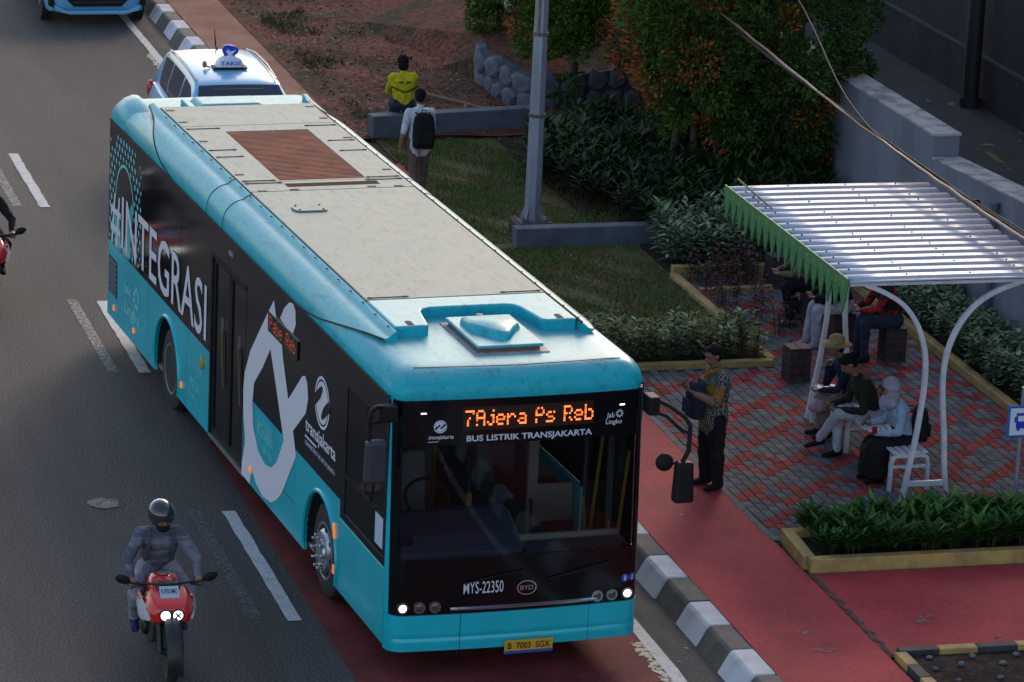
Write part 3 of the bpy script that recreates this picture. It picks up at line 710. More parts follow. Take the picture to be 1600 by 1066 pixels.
# gutter line between roof and black side
for s in (-1, 1):
    mb = MB(); mb.tube([(s*1.252,.22,2.708),(s*1.252,6,2.708),(s*1.252,11.9,2.708)], .012, 6); mb.build('gutter_trim', M['seam'], bus)
RZ = 3.085
fas = MB(); ou = [(-.915,1.22),(-.60,1.22),(-.565,1.26),(-.50,1.72),(-.46,1.80),(-.38,1.84),(.38,1.84),(.46,1.80),(.50,1.72),(.565,1.26),(.60,1.22),(.915,1.22),(.915,2.18),(-.915,2.18)]
fas.prism(ou, 'z', 2.95, RZ); fas_o = fas.build('roof_fascia', M['tealdust_sheen'], bus, bevel=.022, bseg=3)
for x in (-.74,.76):
    mb = MB(); mb.prism([(x-.03,1.25),(x+.03,1.25),(x+.03,1.36),(x+.02,1.39),(x-.02,1.39),(x-.03,1.36)], 'z', RZ-.002, RZ+.004); mb.build('notch', M['brownd'], fas_o)
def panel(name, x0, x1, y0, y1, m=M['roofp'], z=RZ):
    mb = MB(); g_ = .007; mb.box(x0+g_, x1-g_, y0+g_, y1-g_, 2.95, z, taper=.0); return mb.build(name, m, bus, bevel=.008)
mb = MB(); mb.box(-.92,.92,1.9,10.82,2.94,RZ-.02); mb.build('roof_tray', M['seam'], bus)
panel('roof_panel', -.92, .92, 2.18, 6.60)
def ringpanel(y0, y1, gx0, gx1, gy0, gy1):
    for (a,b,c,d_) in ((-.92,gx0,y0,y1),(gx1,.92,y0,y1),(gx0,gx1,y0,gy0),(gx0,gx1,gy1,y1)):
        mb = MB(); e = .007 if True else 0
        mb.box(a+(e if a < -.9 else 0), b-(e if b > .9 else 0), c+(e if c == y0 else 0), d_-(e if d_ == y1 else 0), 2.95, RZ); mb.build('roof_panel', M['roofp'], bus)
ringpanel(6.60, 7.02, -.46, .58, 6.76, 6.92)
ringpanel(7.02, 9.75, -.47, .50, 7.06, 9.45)
panel('roof_panel', -.92, .92, 9.75, 10.80)
# louvred grilles
gr = MB(); gr.box(-.47,.50,7.06,9.45,RZ-.075,RZ-.055); gro = gr.build('roof_grille', M['brownd'], bus)
mb = MB()
for i in range(40):
    y = 7.075+i*.0595; mb.box(-.465,.495,y,y+.026,RZ-.022,RZ-.004)
for x in (-.18,.16): mb.box(x,x+.012,7.06,9.45,RZ-.026,RZ-.022)
o = mb.build('louvre', M['brown'], gro); o['kind'] = 'stuff'
for (x,y) in ((0,7.6),(.05,8.2)):
    mb = MB(); mb.lathe([(.06,0),(.24,0),(.24,.02),(.20,.025),(.06,.025)], 24, 'z', (x,y,RZ-.054)); mb.build('fan', mat('dusty_fan', (.34,.20,.16), .8, var=.3), gro, smooth=40)
for k, (x0,x1,y0,y1) in enumerate(((-.3,-.22,8.6,9.4),(-.12,-.06,8.7,9.4),(.1,.16,8.65,9.4),(.26,.34,8.7,9.42),(-.42,.42,8.5,8.56))):
    mb = MB(); mb.box(x0,x1,y0,y1,RZ-.054,RZ-.035); mb.build('coil', M['seam'], gro)
gr = MB(); gr.box(-.46,.58,6.76,6.92,RZ-.06,RZ-.04); g2 = gr.build('roof_grille', M['brownd'], bus)
mb = MB()
for i in range(6): mb.box(-.455,.575,6.768+i*.026,6.781+i*.026,RZ-.02,RZ-.004)
o = mb.build('louvre', M['brownd'], g2); o['kind'] = 'stuff'
# hand holds, latches and small seams on the panels
def dline(x0,y0,x1,y1,r=.006):
    mb = MB(); mb.tube([(x0,y0,RZ+.002),(x1,y1,RZ+.002)], r, 5)
    mb.ball((x0,y0,RZ+.002), (.035,.02,.008), 8, 5); mb.ball((x1,y1,RZ+.002), (.035,.02,.008), 8, 5); mb.build('latch_bar', M['seam'], bus)
for a in ((-.86,2.24,-.50,2.24),(.50,2.24,.86,2.24),(-.86,9.62,-.52,9.62),(.54,9.62,.86,9.62),(-.86,8.55,-.60,8.55),(-.86,8.22,-.60,8.22),(.60,8.85,.86,8.85),(.60,8.35,.86,8.35),(-.86,7.08,-.54,7.08),(.54,7.08,.86,7.08),(.5,6.96,.86,6.96),(-.86,6.96,-.5,6.96)): dline(*a)
for (x,y) in ((-.84,9.98),(.84,9.98),(-.84,9.0),(-.84,7.38),(.84,8.97),(.84,7.4),(-.78,6.62),(-.42,6.64),(.45,6.66),(.75,6.64),(.84,10.6),(-.84,10.6)):
    mb = MB(); mb.box(x-.05,x+.05,y-.025,y+.025,RZ-.002,RZ+.003); mb.build('notch', M['brownd'], bus)
mb = MB(); pts = arc(-.62,5.78,.06,90,270,8)+arc(-.36,5.78,.06,-90,90,8); pts = [(x,5.78+(y-5.78)*2.2) for x,y in pts]
mb.prism(pts, 'z', RZ-.002, RZ+.018); hp = mb.build('access_plate', M['roofp'], bus, bevel=.006)
mb = MB()
for x in (-.62,-.36):
    for y in (5.69,5.87): mb.lathe([(.012,0),(.012,.008)], 6, 'z', (x,y,RZ+.018))
mb.build('bolt', M['brownd'], hp)['kind'] = 'stuff'
blot_m = mat('scuff', (.10,.10,.095), .9, var=.5, vscale=10)
# roof hatch
hx, hy = .035, 1.06
mb = MB(); mb.box(hx-.37,hx+.37,hy-.55,hy+.58,2.972,2.982); ht = mb.build('hatch_frame', mat('dirty_aluminium', (.33,.30,.31), .6, var=.4, vscale=20), bus)
mb = MB(); mb.box(hx-.30,hx+.30,hy-.46,hy+.52,2.982,3.012); mb.build('gasket', M['orange_g'], ht)
mb = MB(); mb.box(hx-.33,hx+.33,hy-.49,hy+.55,3.012,3.045); mb.build('hatch_lid', M['tealdust_sheen'], ht, bevel=.02, bseg=3)
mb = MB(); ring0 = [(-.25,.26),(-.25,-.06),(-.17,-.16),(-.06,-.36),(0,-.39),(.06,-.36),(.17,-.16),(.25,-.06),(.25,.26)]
mb.loft([[(hx+x*k, hy+.06+(y+.02*(1-k))*k, z) for x, y in ring0] for k, z in ((1.0,3.044),(.98,3.075),(.93,3.105),(.84,3.12))]); mb.build('air_scoop', M['tealdust_sheen'], ht, smooth=50)
mb = MB(); mb.lathe([(.035,0),(.035,.03),(.02,.035)], 12, 'z', (hx,hy+.48,3.045)); mb.build('knob', mat('pink_knob', (.35,.2,.17), .6), ht)
mb = MB(); mb.tube([(-1.02,.26,2.962),(-.5,.20,2.967),(0,.17,2.968),(.5,.20,2.967),(1.02,.26,2.962)], .004, 5); mb.build('seam', M['seam'], bus)
# rear air cowls
mb = MB(); mb.box(-.42,.42,10.95,11.5,2.965,3.055,taper=.06); mb.build('rear_cowl', M['tealdust_sheen'], bus, bevel=.03, bseg=3)
mb = MB(); mb.prism([(10.9,2.97),(11.5,2.96),(11.5,3.04)], 'x', 1.0, 1.06); mb.build('rear_fin', M['tealdust_sheen'], bus, bevel=.01)
mb = MB(); mb.box(-.52,-.44,10.9,11.4,2.965,3.04); mb.build('rear_bracket', M['tealdust_sheen'], bus, bevel=.01)
mb = MB(); rr = [(-1.252,2.72),(-1.245,2.82),(-1.205,2.92),(-1.13,2.99),(-1.03,3.03),(-.96,3.02),(-.93,2.96),(-.93,2.9)]
mb.loft([[(x*kx,y,2.7+(z-2.7)*kz) for x,z in rr] for y,kx,kz in ((11.05,.985,.80),(11.25,1.0,.96),(11.5,1.0,1.03),(11.75,1.0,1.0),(11.9,.99,.80),(11.95,.97,.5))]); mb.build('rear_horn', M['tealdust_sheen'], bus, smooth=40)

# ---- sides
def archpoly(y0, y1, ztop, zb, cy=None, r=.60):
    """side panel outline in (y, z), with a wheel arch cut from the bottom"""
    if cy is None: return [(y0,zb),(y1,zb),(y1,ztop),(y0,ztop)]
    a0 = math.degrees(math.asin((zb-.47)/r))
    return [(y0,zb)]+[(cy-r*math.cos(RAD(q)), .47+r*math.sin(RAD(q))) for q in [a0+(180-2*a0)*i/24 for i in range(25)]]+[(y1,zb),(y1,ztop),(y0,ztop)]
segs = [(.19,1.695,1.03,None),(1.705,3.345,1.205,2.37),(3.355,5.44,1.205,None),(6.92,7.94,1.205,None),(7.95,9.83,1.205,8.86),(9.84,11.93,1.205,None)]
WZ = .30
for s in (-1, 1):
    for k, (y0,y1,zt,cy) in enumerate(segs):
        if s > 0 and k == 2: y1 = 6.91
        if s > 0 and k == 0: continue
        mb = MB(); mb.prism(archpoly(y0,y1,zt,WZ,cy), 'x', s*1.25, s*1.215); o = mb.build('skirt_panel', M['teal'], bus)
        if cy:
            mb = MB(); pts = [(0, cy-.61*math.cos(RAD(q)), .47+.61*math.sin(RAD(q))) for q in range(-14,195,6)]
            mb.tube([(s*1.252,y,z) for _,y,z in pts], .022, 6); mb.build('arch_trim', M['teal'], o, smooth=50)
            mb = MB(); mb.loft([[(s*1.22, cy-.60*math.cos(RAD(q)), .47+.60*math.sin(RAD(q))) for q in range(-16,197,8)],[(s*.75, cy-.60*math.cos(RAD(q)), .47+.60*math.sin(RAD(q))) for q in range(-16,197,8)]], closed=False)
            mb.box(*sorted((s*.74,s*.75)), cy-.6, cy+.6, .3, 1.07); mb.build('wheel_well', M['arch'], bus)
    for (ya, yb) in (((1.70,5.37),(6.91,11.9)) if s < 0 else ((1.70,11.9),)):
        mb = MB(); mb.box(s*1.25-.01 if s > 0 else -1.252, s*1.25+.002 if s > 0 else -1.24, ya, yb, 1.208, 1.222); mb.build('belt_trim', M['teal'], bus)
mb = MB(); mb.box(-1.252,-1.24,3.36,5.43,.652,.660); mb.build('seam', M['seam'], bus)
mb = MB(); mb.box(-1.253,-1.24,.2,1.69,1.034,1.05); mb.build('belt_trim', M['ltteal'], bus)
# black glazed side: panes with narrow joints
for (y0,y1,z0) in ((1.70,5.37,1.226),(6.90,8.28,1.226),(8.285,10.1,1.226),(10.105,11.92,1.226)):
    mb = MB(); mb.box(-1.252,-1.225,y0+.003,y1-.003,z0,2.695); mb.build('side_pane', M['bglass'], bus)
mb = MB(); mb.box(-1.252,-1.225,5.37,6.90,2.36,2.695); mb.build('side_pane', M['bglass'], bus)
for (a,b,c,d_) in ((.19,1.70,2.42,2.695),(.19,1.70,1.053,1.13),(1.56,1.70,1.13,2.42),(.19,.26,1.13,2.42)):
    mb = MB(); mb.box(-1.252,-1.225,a,b,c,d_); mb.build('window_surround', M['bglass'], bus)
dw = MB(); dw.box(-1.246,-1.238,.26,1.56,1.13,2.42); dwo = dw.build('driver_window', M['tpane'], bus)
mb = MB(); mb.box(-1.250,-1.236,.26,1.56,1.50,1.53); mb.box(-1.250,-1.236,.9,.925,1.53,2.42); mb.box(-1.251,-1.236,.28,1.05,1.53,1.545); mb.build('window_frame', M['black'], dwo)
mb = MB(); mb.box(-1.2535,-1.2505,.27,.52,1.20,1.50); mb.build('notice', mat('paper_notice', (.42,.48,.62), .7), bus)
# middle door, two glazed leaves set back a little
dr = thing('door', None, None); dr.parent = bus
for (y0,y1) in ((5.43,6.13),(6.15,6.85)):
    lf = MB(); lf.box(-1.215,-1.20,y0+.06,y1-.06,.42,2.27); lfo = lf.build('door_pane', M['bglass'], dr)
    mb = MB()
    for (a,b,c,d_) in ((y0,y0+.06,.33,2.33),(y1-.06,y1,.33,2.33),(y0+.06,y1-.06,.33,.42),(y0+.06,y1-.06,2.27,2.33)): mb.box(-1.23,-1.20,a,b,c,d_)
    mb.build('door_frame', M['black'], lfo)
    mb = MB(); mb.tube([(-1.235,y0+.2,1.0),(-1.235,y0+.3,1.6)], .012, 6); mb.build('handrail', mat('dull_yellow_rail', (.10,.06,.015), .5), lfo)
    mb = MB(); mb.box(-1.2175,-1.2155,y0+.3,y0+.42,1.55,1.72); mb.build('sticker', mat('grey_sticker', (.06,.06,.075), .6), lfo)
mb = MB(); mb.box(-1.26,-1.20,5.40,6.90,2.335,2.375); mb.build('door_header', M['black'], dr)
mb = MB(); mb.box(-1.25,-1.0,5.38,6.90,.285,.325); mb.build('sill', M['alu'], dr)
for y in (5.405,6.885): 
    mb = MB(); mb.box(-1.25,-1.20,y-.02,y+.02,.33,2.33); mb.build('door_post', M['black'], dr)
mb = MB(); mb.box(-1.262,-1.25,5.98,6.14,2.53,2.575); mb.build('door_lamp', M['pale'], bus)
# amber side markers, fuel knob, vents
for (y,z,w_,h_) in ((1.86,.86,.04,.075),(1.84,.47,.028,.045),(5.06,.47,.04,.028),(8.13,.50,.035,.035),(10.5,.47,.035,.03),(11.55,.46,.03,.035)):
    mb = MB(); mb.box(-1.268,-1.25,y-w_,y+w_,z-h_,z+h_,taper=.004); mb.build('side_marker', M['amber'], bus, bevel=.005)
mb = MB(); mb.lathe([(.075,0),(.075,-.02),(.05,-.03)], 18, 'x', (-1.25,7.2,1.03)); mb.build('charge_cap', mat('brass_cap', (.35,.27,.03), .5), bus, smooth=40)
vg = MB(); vg.box(-1.254,-1.251,11.42,11.86,.60,1.05); vgo = vg.build('side_vent', M['seam'], bus)
for i in range(7):
    mb = MB(); mb.prism([(-1.253,.61+i*.062),(-1.268,.62+i*.062),(-1.254,.655+i*.062)], 'y', 11.43, 11.85); mb.build('slat', M['dash'], vgo)
# graphics on the near side
def sidep(y0, z0, off=.0045): return lambda u, v: (-1.252-off, y0-u, z0+v)
def side_text(s, y0, z0, w_, h_, m, bold=.01, shear=0, off=.0045, name='lettering'):
    uv, fs = text_mesh(s, w_, h_, bold, shear); return flat_obj(name, uv, fs, sidep(y0, z0, off), m, bus)
from mathutils.geometry import tessellate_polygon
def side_poly(name, polys, m, off=.003):
    pts = [p for q in polys for p in q]; tr = tessellate_polygon([[Vector((a,b,0)) for a,b in q] for q in polys])
    mb = MB(); mb.add([(-1.252-off,y,z) for y,z in pts], [tuple(f) for f in tr])
    o = mb.build(name, m, bus); return o
side_text('#INTEGRASI', 11.78, 1.235, 4.72, .70, M['vinyl'], .006, .0, .006)
OUT = [(4.31,2.52),(4.19,2.35),(3.96,2.15),(3.91,2.03),(3.66,1.66),(3.16,2.05),(3.06,2.08),(2.98,2.03),(2.93,1.88),(3.0,1.71),(3.45,1.39),(3.31,1.16),(3.54,.91),(3.8,.62),(4.0,.48),(4.21,.38),(4.55,.34),(4.84,.40),(5.01,.50),(5.07,.31),(5.43,.31),(5.41,.45),(5.30,.72),(5.39,.92),(5.43,1.24),(5.39,1.44),(5.18,1.74),(4.73,2.15)]
HOL = [(4.39,1.98),(4.69,1.69),(5.0,1.44),(5.05,1.21),(4.98,.95),(4.76,.77),(4.48,.71),(4.24,.75),(4.04,.87),(3.79,1.18),(3.84,1.25),(4.12,1.63)]
DOT = [(4.05,2.40),(3.92,2.54),(3.72,2.66),(3.58,2.685),(3.49,2.64),(3.46,2.50),(3.55,2.38),(3.8,2.37)]
side_poly('ring_figure', [OUT, HOL], M['vinyl']); side_poly('ring_figure', [DOT], M['vinyl'])
mb = MB(); mb.box(-1.268,-1.252,3.33,4.47,2.16,2.36); sl = mb.build('side_display', M['bglass'], bus)
mb = MB(); cx = 0
for ch in 'Pulo Reb'.replace('u','a').replace('l','b').replace('o','e'):
    g_ = G.get(ch, G[' ']); 
    for r_ in range(7):
        for c_ in range(len(g_[r_])):
            if g_[r_][c_] == '1':
                y = 4.40-(cx+c_)*.0215; z = 2.33-r_*.021; mb.add([(-1.27,y+.007,z-.007),(-1.27,y-.007,z-.007),(-1.27,y-.007,z+.007),(-1.27,y+.007,z+.007)], [(0,1,2,3)])
    cx += 6
mb.build('led_text', M['leddim'], sl)['kind'] = 'stuff'
uv, fs = ring2d(0, 0, .235, .265, 40); flat_obj('logo_ring', uv, fs, sidep(2.42,1.99), M['vinyl'], bus)
uv, fs = ring2d(0, 0, .001, .215, 40); flat_obj('logo_disc', uv, fs, sidep(2.42,1.99), M['vinyl'], bus)
for sg in (1, -1):
    uv = [(sg*a, sg*b) for a, b in ((-.275,.02),(-.10,.13),(-.02,.17),(.02,.14),(.0,.10),(-.12,-.13),(-.17,-.22),(-.20,-.10))][:4]+[(sg*-.06, sg*.03),(sg*-.24, sg*-.09)]
    flat_obj('logo_stroke', uv, [tuple(range(len(uv)))], sidep(2.42,1.99,.008), M['bglass'], bus)
side_text('transjakarta', 2.99, 1.50, 1.09, .19, M['vinyl'], .018, .0)
flat_obj('underline', [(0,0),(.42,0),(.42,.022),(0,.022)], [(0,1,2,3)], sidep(3.0,1.475), M['vinyl'], bus)
side_text('CONNECTING THE LIFE OF JAKARTA', 2.99, 1.385, 1.08, .06, M['vinyl'], .008)
side_text('MYS-22350', 4.78, .99, .54, .13, M['ltteal'], .02, off=.0065)
uv = [(0,0),(.62,0),(.62,.19),(0,.19),(.012,.012),(.608,.012),(.608,.178),(.012,.178)]
flat_obj('outline', uv, [(0,1,5,4),(1,2,6,5),(2,3,7,6),(3,0,4,7)], sidep(4.82,.96), M['ltteal'], bus)
side_text('1500-102', 4.62, .82, .40, .07, M['ltteal'], .015); uv, fs = ring2d(0, 0, .04, .055, 18, 1, -30, 210); flat_obj('headset_icon', uv, fs, sidep(4.72,.86), M['ltteal'], bus)
side_text('Jak', 11.0, .80, .36, .15, M['ltteal'], .03); side_text('Lingko', 10.98, .53, .78, .20, M['ltteal'], .03)
uvs, fss = [], []
for k in range(9):
    q = RAD(40*k); o_ = len(uvs)
    for r0, dq in ((.04,.0),(.12,-.30),(.17,0),(.12,.30)): uvs.append((r0*math.cos(q+dq), r0*math.sin(q+dq)))
    fss.append((o_,o_+1,o_+2,o_+3))
flat_obj('flower_emblem', uvs, fss, sidep(10.38,.88), M['ltteal'], bus)
side_text('MYS-22350', 7.72, .62, .42, .11, M['ltteal'], .02); side_text('1500-102', 7.7, .50, .36, .06, M['ltteal'], .01); side_text('BUS LISTRIK', 7.78, .86, .62, .07, M['ltteal'], .01)
# dotted pattern and arch on the rear glass
rd = random.Random(8); uvs = []; fss = []
def ell(cu, cv, a, b):
    o_ = len(uvs)
    for i in range(10): uvs.append((cu+a*math.cos(i*.6283), cv+b*math.sin(i*.6283)))
    fss.append(tuple(range(o_, o_+10)))
for i in range(15):
    for j in range(14):
        u = .10+i*.15+(j % 2)*.07; v = 1.30+j*.098
        if 11.93-u < 9.9: continue
        du, dv = u-.85, v-1.85
        rr_ = math.hypot(du, dv)
        if rr_ < .52 or rr_ > .98-.15*(i % 2): continue
        if v > 2.63: continue
        k = max(.3, 1-abs(rr_-.70)*1.5); ell(u, v, .038*k, .042*k)
me = flat_obj('dot_pattern', uvs, fss, lambda u, v: (-1.2555, 11.93-u, v), M['ltteal'], bus); me['kind'] = 'stuff'
uv, fs = ring2d(.85, 1.85, .44, .475, 30, 1.0, 0, 180); flat_obj('arch_line', uv, fs, lambda u, v: (-1.2555, 11.93-u, v), M['ltteal'], bus)
side_poly('leaf_shape', [[(11.55,1.24),(11.25,1.24),(11.3,1.62),(11.45,1.72),(11.6,1.55)]], M['teal'], .003); side_poly('leaf_shape', [[(11.1,1.24),(10.8,1.24),(10.62,1.9),(10.72,1.95),(10.9,1.75)]], M['teal'], .003)

# ---- kerb side and rear shell
for (y0,y1) in ((1.70,3.6),(3.62,5.6),(5.62,7.6),(7.62,9.7),(9.72,11.92)):
    mb = MB(); mb.box(1.238,1.246,y0,y1,1.226,2.695); mb.build('side_pane', M['tpane'], bus)
    mb = MB(); mb.box(1.225,1.252,y0-.03,y0+.05,1.22,2.695); mb.build('window_post', M['black'], bus)
fd = thing('door', None, None); fd.parent = bus
for (y0,y1) in ((.22,.92),(.94,1.66)):
    mb = MB(); mb.box(1.232,1.242,y0+.05,y1-.05,.42,2.3); p_ = mb.build('door_pane', M['pane'], fd)
    mb = MB()
    for (a,b,c,d_) in ((y0,y0+.05,.33,2.36),(y1-.05,y1,.33,2.36),(y0+.05,y1-.05,.33,.42),(y0+.05,y1-.05,2.3,2.36)): mb.box(1.22,1.25,a,b,c,d_)
    mb.build('door_frame', mat('grey_door_frame', (.12,.12,.13), .5), p_)
    mb = MB(); mb.tube([(1.19,y0+.12,2.0),(1.19,y0+.36,.95),(1.19,y0+.50,.75),(1.19,y1-.1,1.15)], .018, 8); mb.build('handrail', M['ypole'], p_, smooth=60)
mb = MB(); mb.box(1.225,1.25,.2,1.70,2.365,2.695); mb.build('door_header', M['bglass'], bus)
mb = MB(); mb.prism(archpoly(.19,11.9,2.69,.32), 'y', 11.92, 11.96) if False else mb.box(-1.2,1.2,11.92,11.97,.32,2.72); mb.build('rear_panel', M['teal'], bus, bevel=.02)
# ---- inside
mb = MB(); mb.box(-1.20,1.20,.25,11.9,.33,.37); mb.box(-.74,.74,.4,11.9,.28,.33); mb.build('floor', M['floorin'], bus)
mb = MB(); mb.box(-1.0,1.0,.5,11.85,2.62,2.66); mb.build('ceiling', M['inside'], bus)
ds = MB(); ds.prism([(.12,.80),(.12,1.17),(.30,1.30),(.62,1.42),(.80,1.40),(.86,1.20),(.85,.85),(.60,.40),(.15,.40)], 'x', -1.17, .10); dso = ds.build('dashboard', M['dash'], bus, bevel=.03)
mb = MB(); mb.prism([(.10,.80),(.10,1.14),(.40,1.16),(.45,.80)], 'x', .12, 1.17); mb.build('dashboard', M['dash'], dso, bevel=.03)
mb = MB(); mb.prism([(.42,1.10),(.46,1.10),(.46,1.20),(.42,1.20)], 'x', .15, 1.16); mb.build('trim', M['pale'], dso)
mb = MB(); mb.lathe([(.055,0),(.055,.03),(.03,.03),(.03,0)], 16, 'y', (-1.02,.22,1.27)); mb.build('air_vent', M['black'], dso)
mb = MB(); uvp = [(-.62+.22*math.cos(i*.2618), .92+.14*math.sin(i*.2618), 1.46+.15*math.sin(i*.2618)) for i in range(25)]; mb.tube(uvp, .018, 8); mb.tube([(-.62,.70,1.25),(-.62,.92,1.46)], .035, 8); mb.build('steering_wheel', M['black'], dso, smooth=50)
st_ = MB(); st_.box(-.88,-.38,1.15,1.62,.80,.92); st_.prism([(1.55,.90),(1.68,.90),(1.80,1.65),(1.72,1.68)], 'x', -.86, -.40); st_.box(-.75,-.5,1.2,1.5,.37,.8); st_.build('driver_seat', M['seat'], bus, bevel=.03)
mb = MB(); mb.box(-1.19,-.25,1.95,1.98,.37,2.0); mb.build('partition', mat('partition', (.05,.048,.05), .4), bus)
mb = MB(); mb.tube([(-.10,1.25,.37),(-.10,1.25,2.6)], .02, 8); mb.build('grab_pole', M['black'], bus); mb = MB(); mb.tube([(-.10,1.22,.95),(-.10,1.22,1.38)], .028, 8); mb.build('grab_pole', M['ypole'], bus)
for (pts) in ([(-.1,1.9,1.75),(.75,1.9,1.75)], [(.78,1.9,.4),(.78,1.9,2.6)], [(.3,3.6,.4),(.3,3.6,2.6)], [(-.5,4.6,.4),(-.5,4.6,2.6)], [(.75,1.9,1.75),(.75,3.6,1.85)], [(-.9,2.2,2.4),(-.9,11,2.4)], [(.9,2.2,2.4),(.9,11,2.4)]):
    mb = MB(); mb.tube(pts, .018, 8); mb.build('grab_pole', M['ypole'], bus, smooth=50)
mb = MB(); mb.box(.72,.82,1.86,1.92,.37,2.3); mb.box(.82,1.2,1.88,1.91,.37,1.2); mb.build('partition', M['pale'], bus)
rb_ = [(-.9,2.6),(-.9,3.4),(.85,2.8),(.85,3.6),(.85,4.4),(-.9,4.3),(-.45,7.6),(.45,7.6),(-.9,7.6),(.9,7.6),(.85,5.2)]
for (x,y) in rb_:
    mb = MB(); mb.box(x-.21,x+.21,y,y+.42,.72,.80); mb.prism([(y+.38,.78),(y+.46,.78),(y+.55,1.35),(y+.48,1.37)], 'x', x-.21, x+.21); mb.box(x-.05,x+.05,y+.1,y+.3,.37,.72); mb.build('passenger_seat', M['seat'], bus, bevel=.025)
mb = MB(); mb.box(.15,.30,.9,1.02,2.18,2.23); mb.build('ticket_unit', M['pale'], bus)

# ---- wheels
def wheel(x, y, side, front):
    w_ = thing('wheel', None, None); w_.parent = bus; w_.location = (x,y,.475)
    mb = MB(); s = side; R_ = .475
    mb.lathe([(.29,s*.0),(.33,s*.005),(.40,s*.0),(.455,-s*.02),(R_,-s*.06),(R_,-s*.22),(.45,-s*.27),(.30,-s*.27)], 40, 'x'); mb.build('tyre', M['rubber'], w_, smooth=35)
    mb = MB()
    if front: mb.lathe([(.295,-s*.04),(.295,s*.005),(.27,s*.005),(.25,-s*.03),(.20,s*.03),(.14,s*.035),(.13,s*.055),(.08,s*.06),(.001,s*.06)], 40, 'x')
    else: mb.lathe([(.295,-s*.04),(.295,s*.005),(.27,s*.0),(.25,-s*.10),(.20,-s*.13),(.13,-s*.13),(.12,-s*.05),(.08,-s*.04),(.001,-s*.04)], 40, 'x')
    rim = mb.build('rim', M['alu'], w_, smooth=35)
    mb = MB()
    for k in range(10):
        q = k*.6283; r_ = .165; h = s*.045 if front else -s*.125
        mb.lathe([(.018,0),(.018,s*.045),(.012,s*.05)], 6, 'x', (h, r_*math.cos(q), r_*math.sin(q)))
    mb.build('wheel_nut', M['alu'], rim)['kind'] = 'stuff'
    mb = MB()
    for k in range(8):
        q = k*.7854+.2; mb.lathe([(.024,0),(.024,s*.004)], 10, 'x', (s*.006 if front else -s*.112, .228*math.cos(q), .228*math.sin(q)))
    mb.build('vent_hole', M['seam'], rim)['kind'] = 'stuff'
for y, fr in ((2.37,True),(8.86,False)):
    wheel(-1.20, y, -1, fr); wheel(1.20, y, 1, fr)
# ---- mirrors
mr = thing('wing_mirror', None, None); mr.parent = bus
mb = MB(); mb.box(-1.40,-1.22,.0,.12,2.52,2.68); mb.build('bracket', M['black'], mr, bevel=.02)
mb = MB(); mb.tube([(-1.34,.04,2.66),(-1.44,-.02,2.69),(-1.50,-.05,2.66),(-1.515,-.05,2.58),(-1.515,-.05,2.38)], .022, 8); mb.tube([(-1.38,.02,2.54),(-1.51,-.04,2.54)], .016, 8); mb.build('arm', M['black'], mr, smooth=60)
mb = MB(); mb.box(-1.56,-1.34,-.14,.0,1.98,2.39,taper=.012); mb.build('housing', mat('mirror_housing', (.025,.027,.04), .5), mr, bevel=.035, bseg=3)
mb = MB(); mb.tube([(-1.44,-.03,2.0),(-1.45,.05,1.75)], .012, 6); mb.build('stay', M['black'], mr)
mr = thing('wing_mirror', None, None); mr.parent = bus; mr.location = (-.05,0,.06)
mb = MB(); mb.box(1.25,1.36,-.10,.10,2.42,2.60); mb.build('bracket', M['black'], mr, bevel=.015)
mb = MB(); mb.tube([(1.30,-.05,2.58),(1.44,-.12,2.52),(1.58,-.2,2.42),(1.625,-.22,2.34),(1.62,-.22,2.1),(1.56,-.22,1.98)], .022, 8); mb.tube([(1.30,-.05,2.46),(1.42,-.12,2.42),(1.55,-.2,2.30),(1.62,-.22,2.27)], .020, 8); mb.build('arm', M['black'], mr, smooth=60)
mb = MB(); mb.box(1.475,1.68,-.30,-.17,1.60,2.00,taper=.015); mb.build('housing', M['black'], mr, bevel=.035, bseg=3)
mb = MB(); mb.lathe([(.001,-.04),(.05,-.04),(.085,-.015),(.088,.01),(.001,.012)], 20, 'y', (1.385,-.22,2.0)); mb.tube([(1.44,-.22,1.97),(1.52,-.22,2.0)], .012, 6); mb.build('spot_mirror', M['black'], mr, smooth=50)
# ---------------------------------------------------------------- taxis
M['taxi'] = mat('light_blue_car_paint', (.18,.42,.64), .28, metal=.1, coat=.35)
M['cglass'] = mat('car_glass', (.018,.022,.045), .08, spec=.6)
M['signw'] = mat('white_sign_plastic', (.72,.72,.78), .4)
M['royal'] = mat('royal_blue', (.01,.05,.55), .4)
M['tail'] = mat('tail_lamp', (.5,.03,.02), .25)
def car_section(y):
    """half width, lower z, upper z of the lower body"""
    T = [(0.0,.62,.36,.62),(.06,.74,.24,.74),(.22,.83,.20,.84),(.6,.865,.19,.95),(1.0,.865,.19,1.03),(2.2,.865,.19,1.06),(3.6,.865,.19,1.10),(4.15,.85,.20,1.13),(4.34,.80,.26,1.10),(4.40,.70,.36,1.0)]
    for (a, b) in zip(T[:-1], T[1:]):
        if a[0] <= y <= b[0]:
            k = (y-a[0])/(b[0]-a[0]); k = k*k*(3-2*k); return [a[i]+(b[i]-a[i])*k for i in range(1,4)]
    return T[-1][1:]
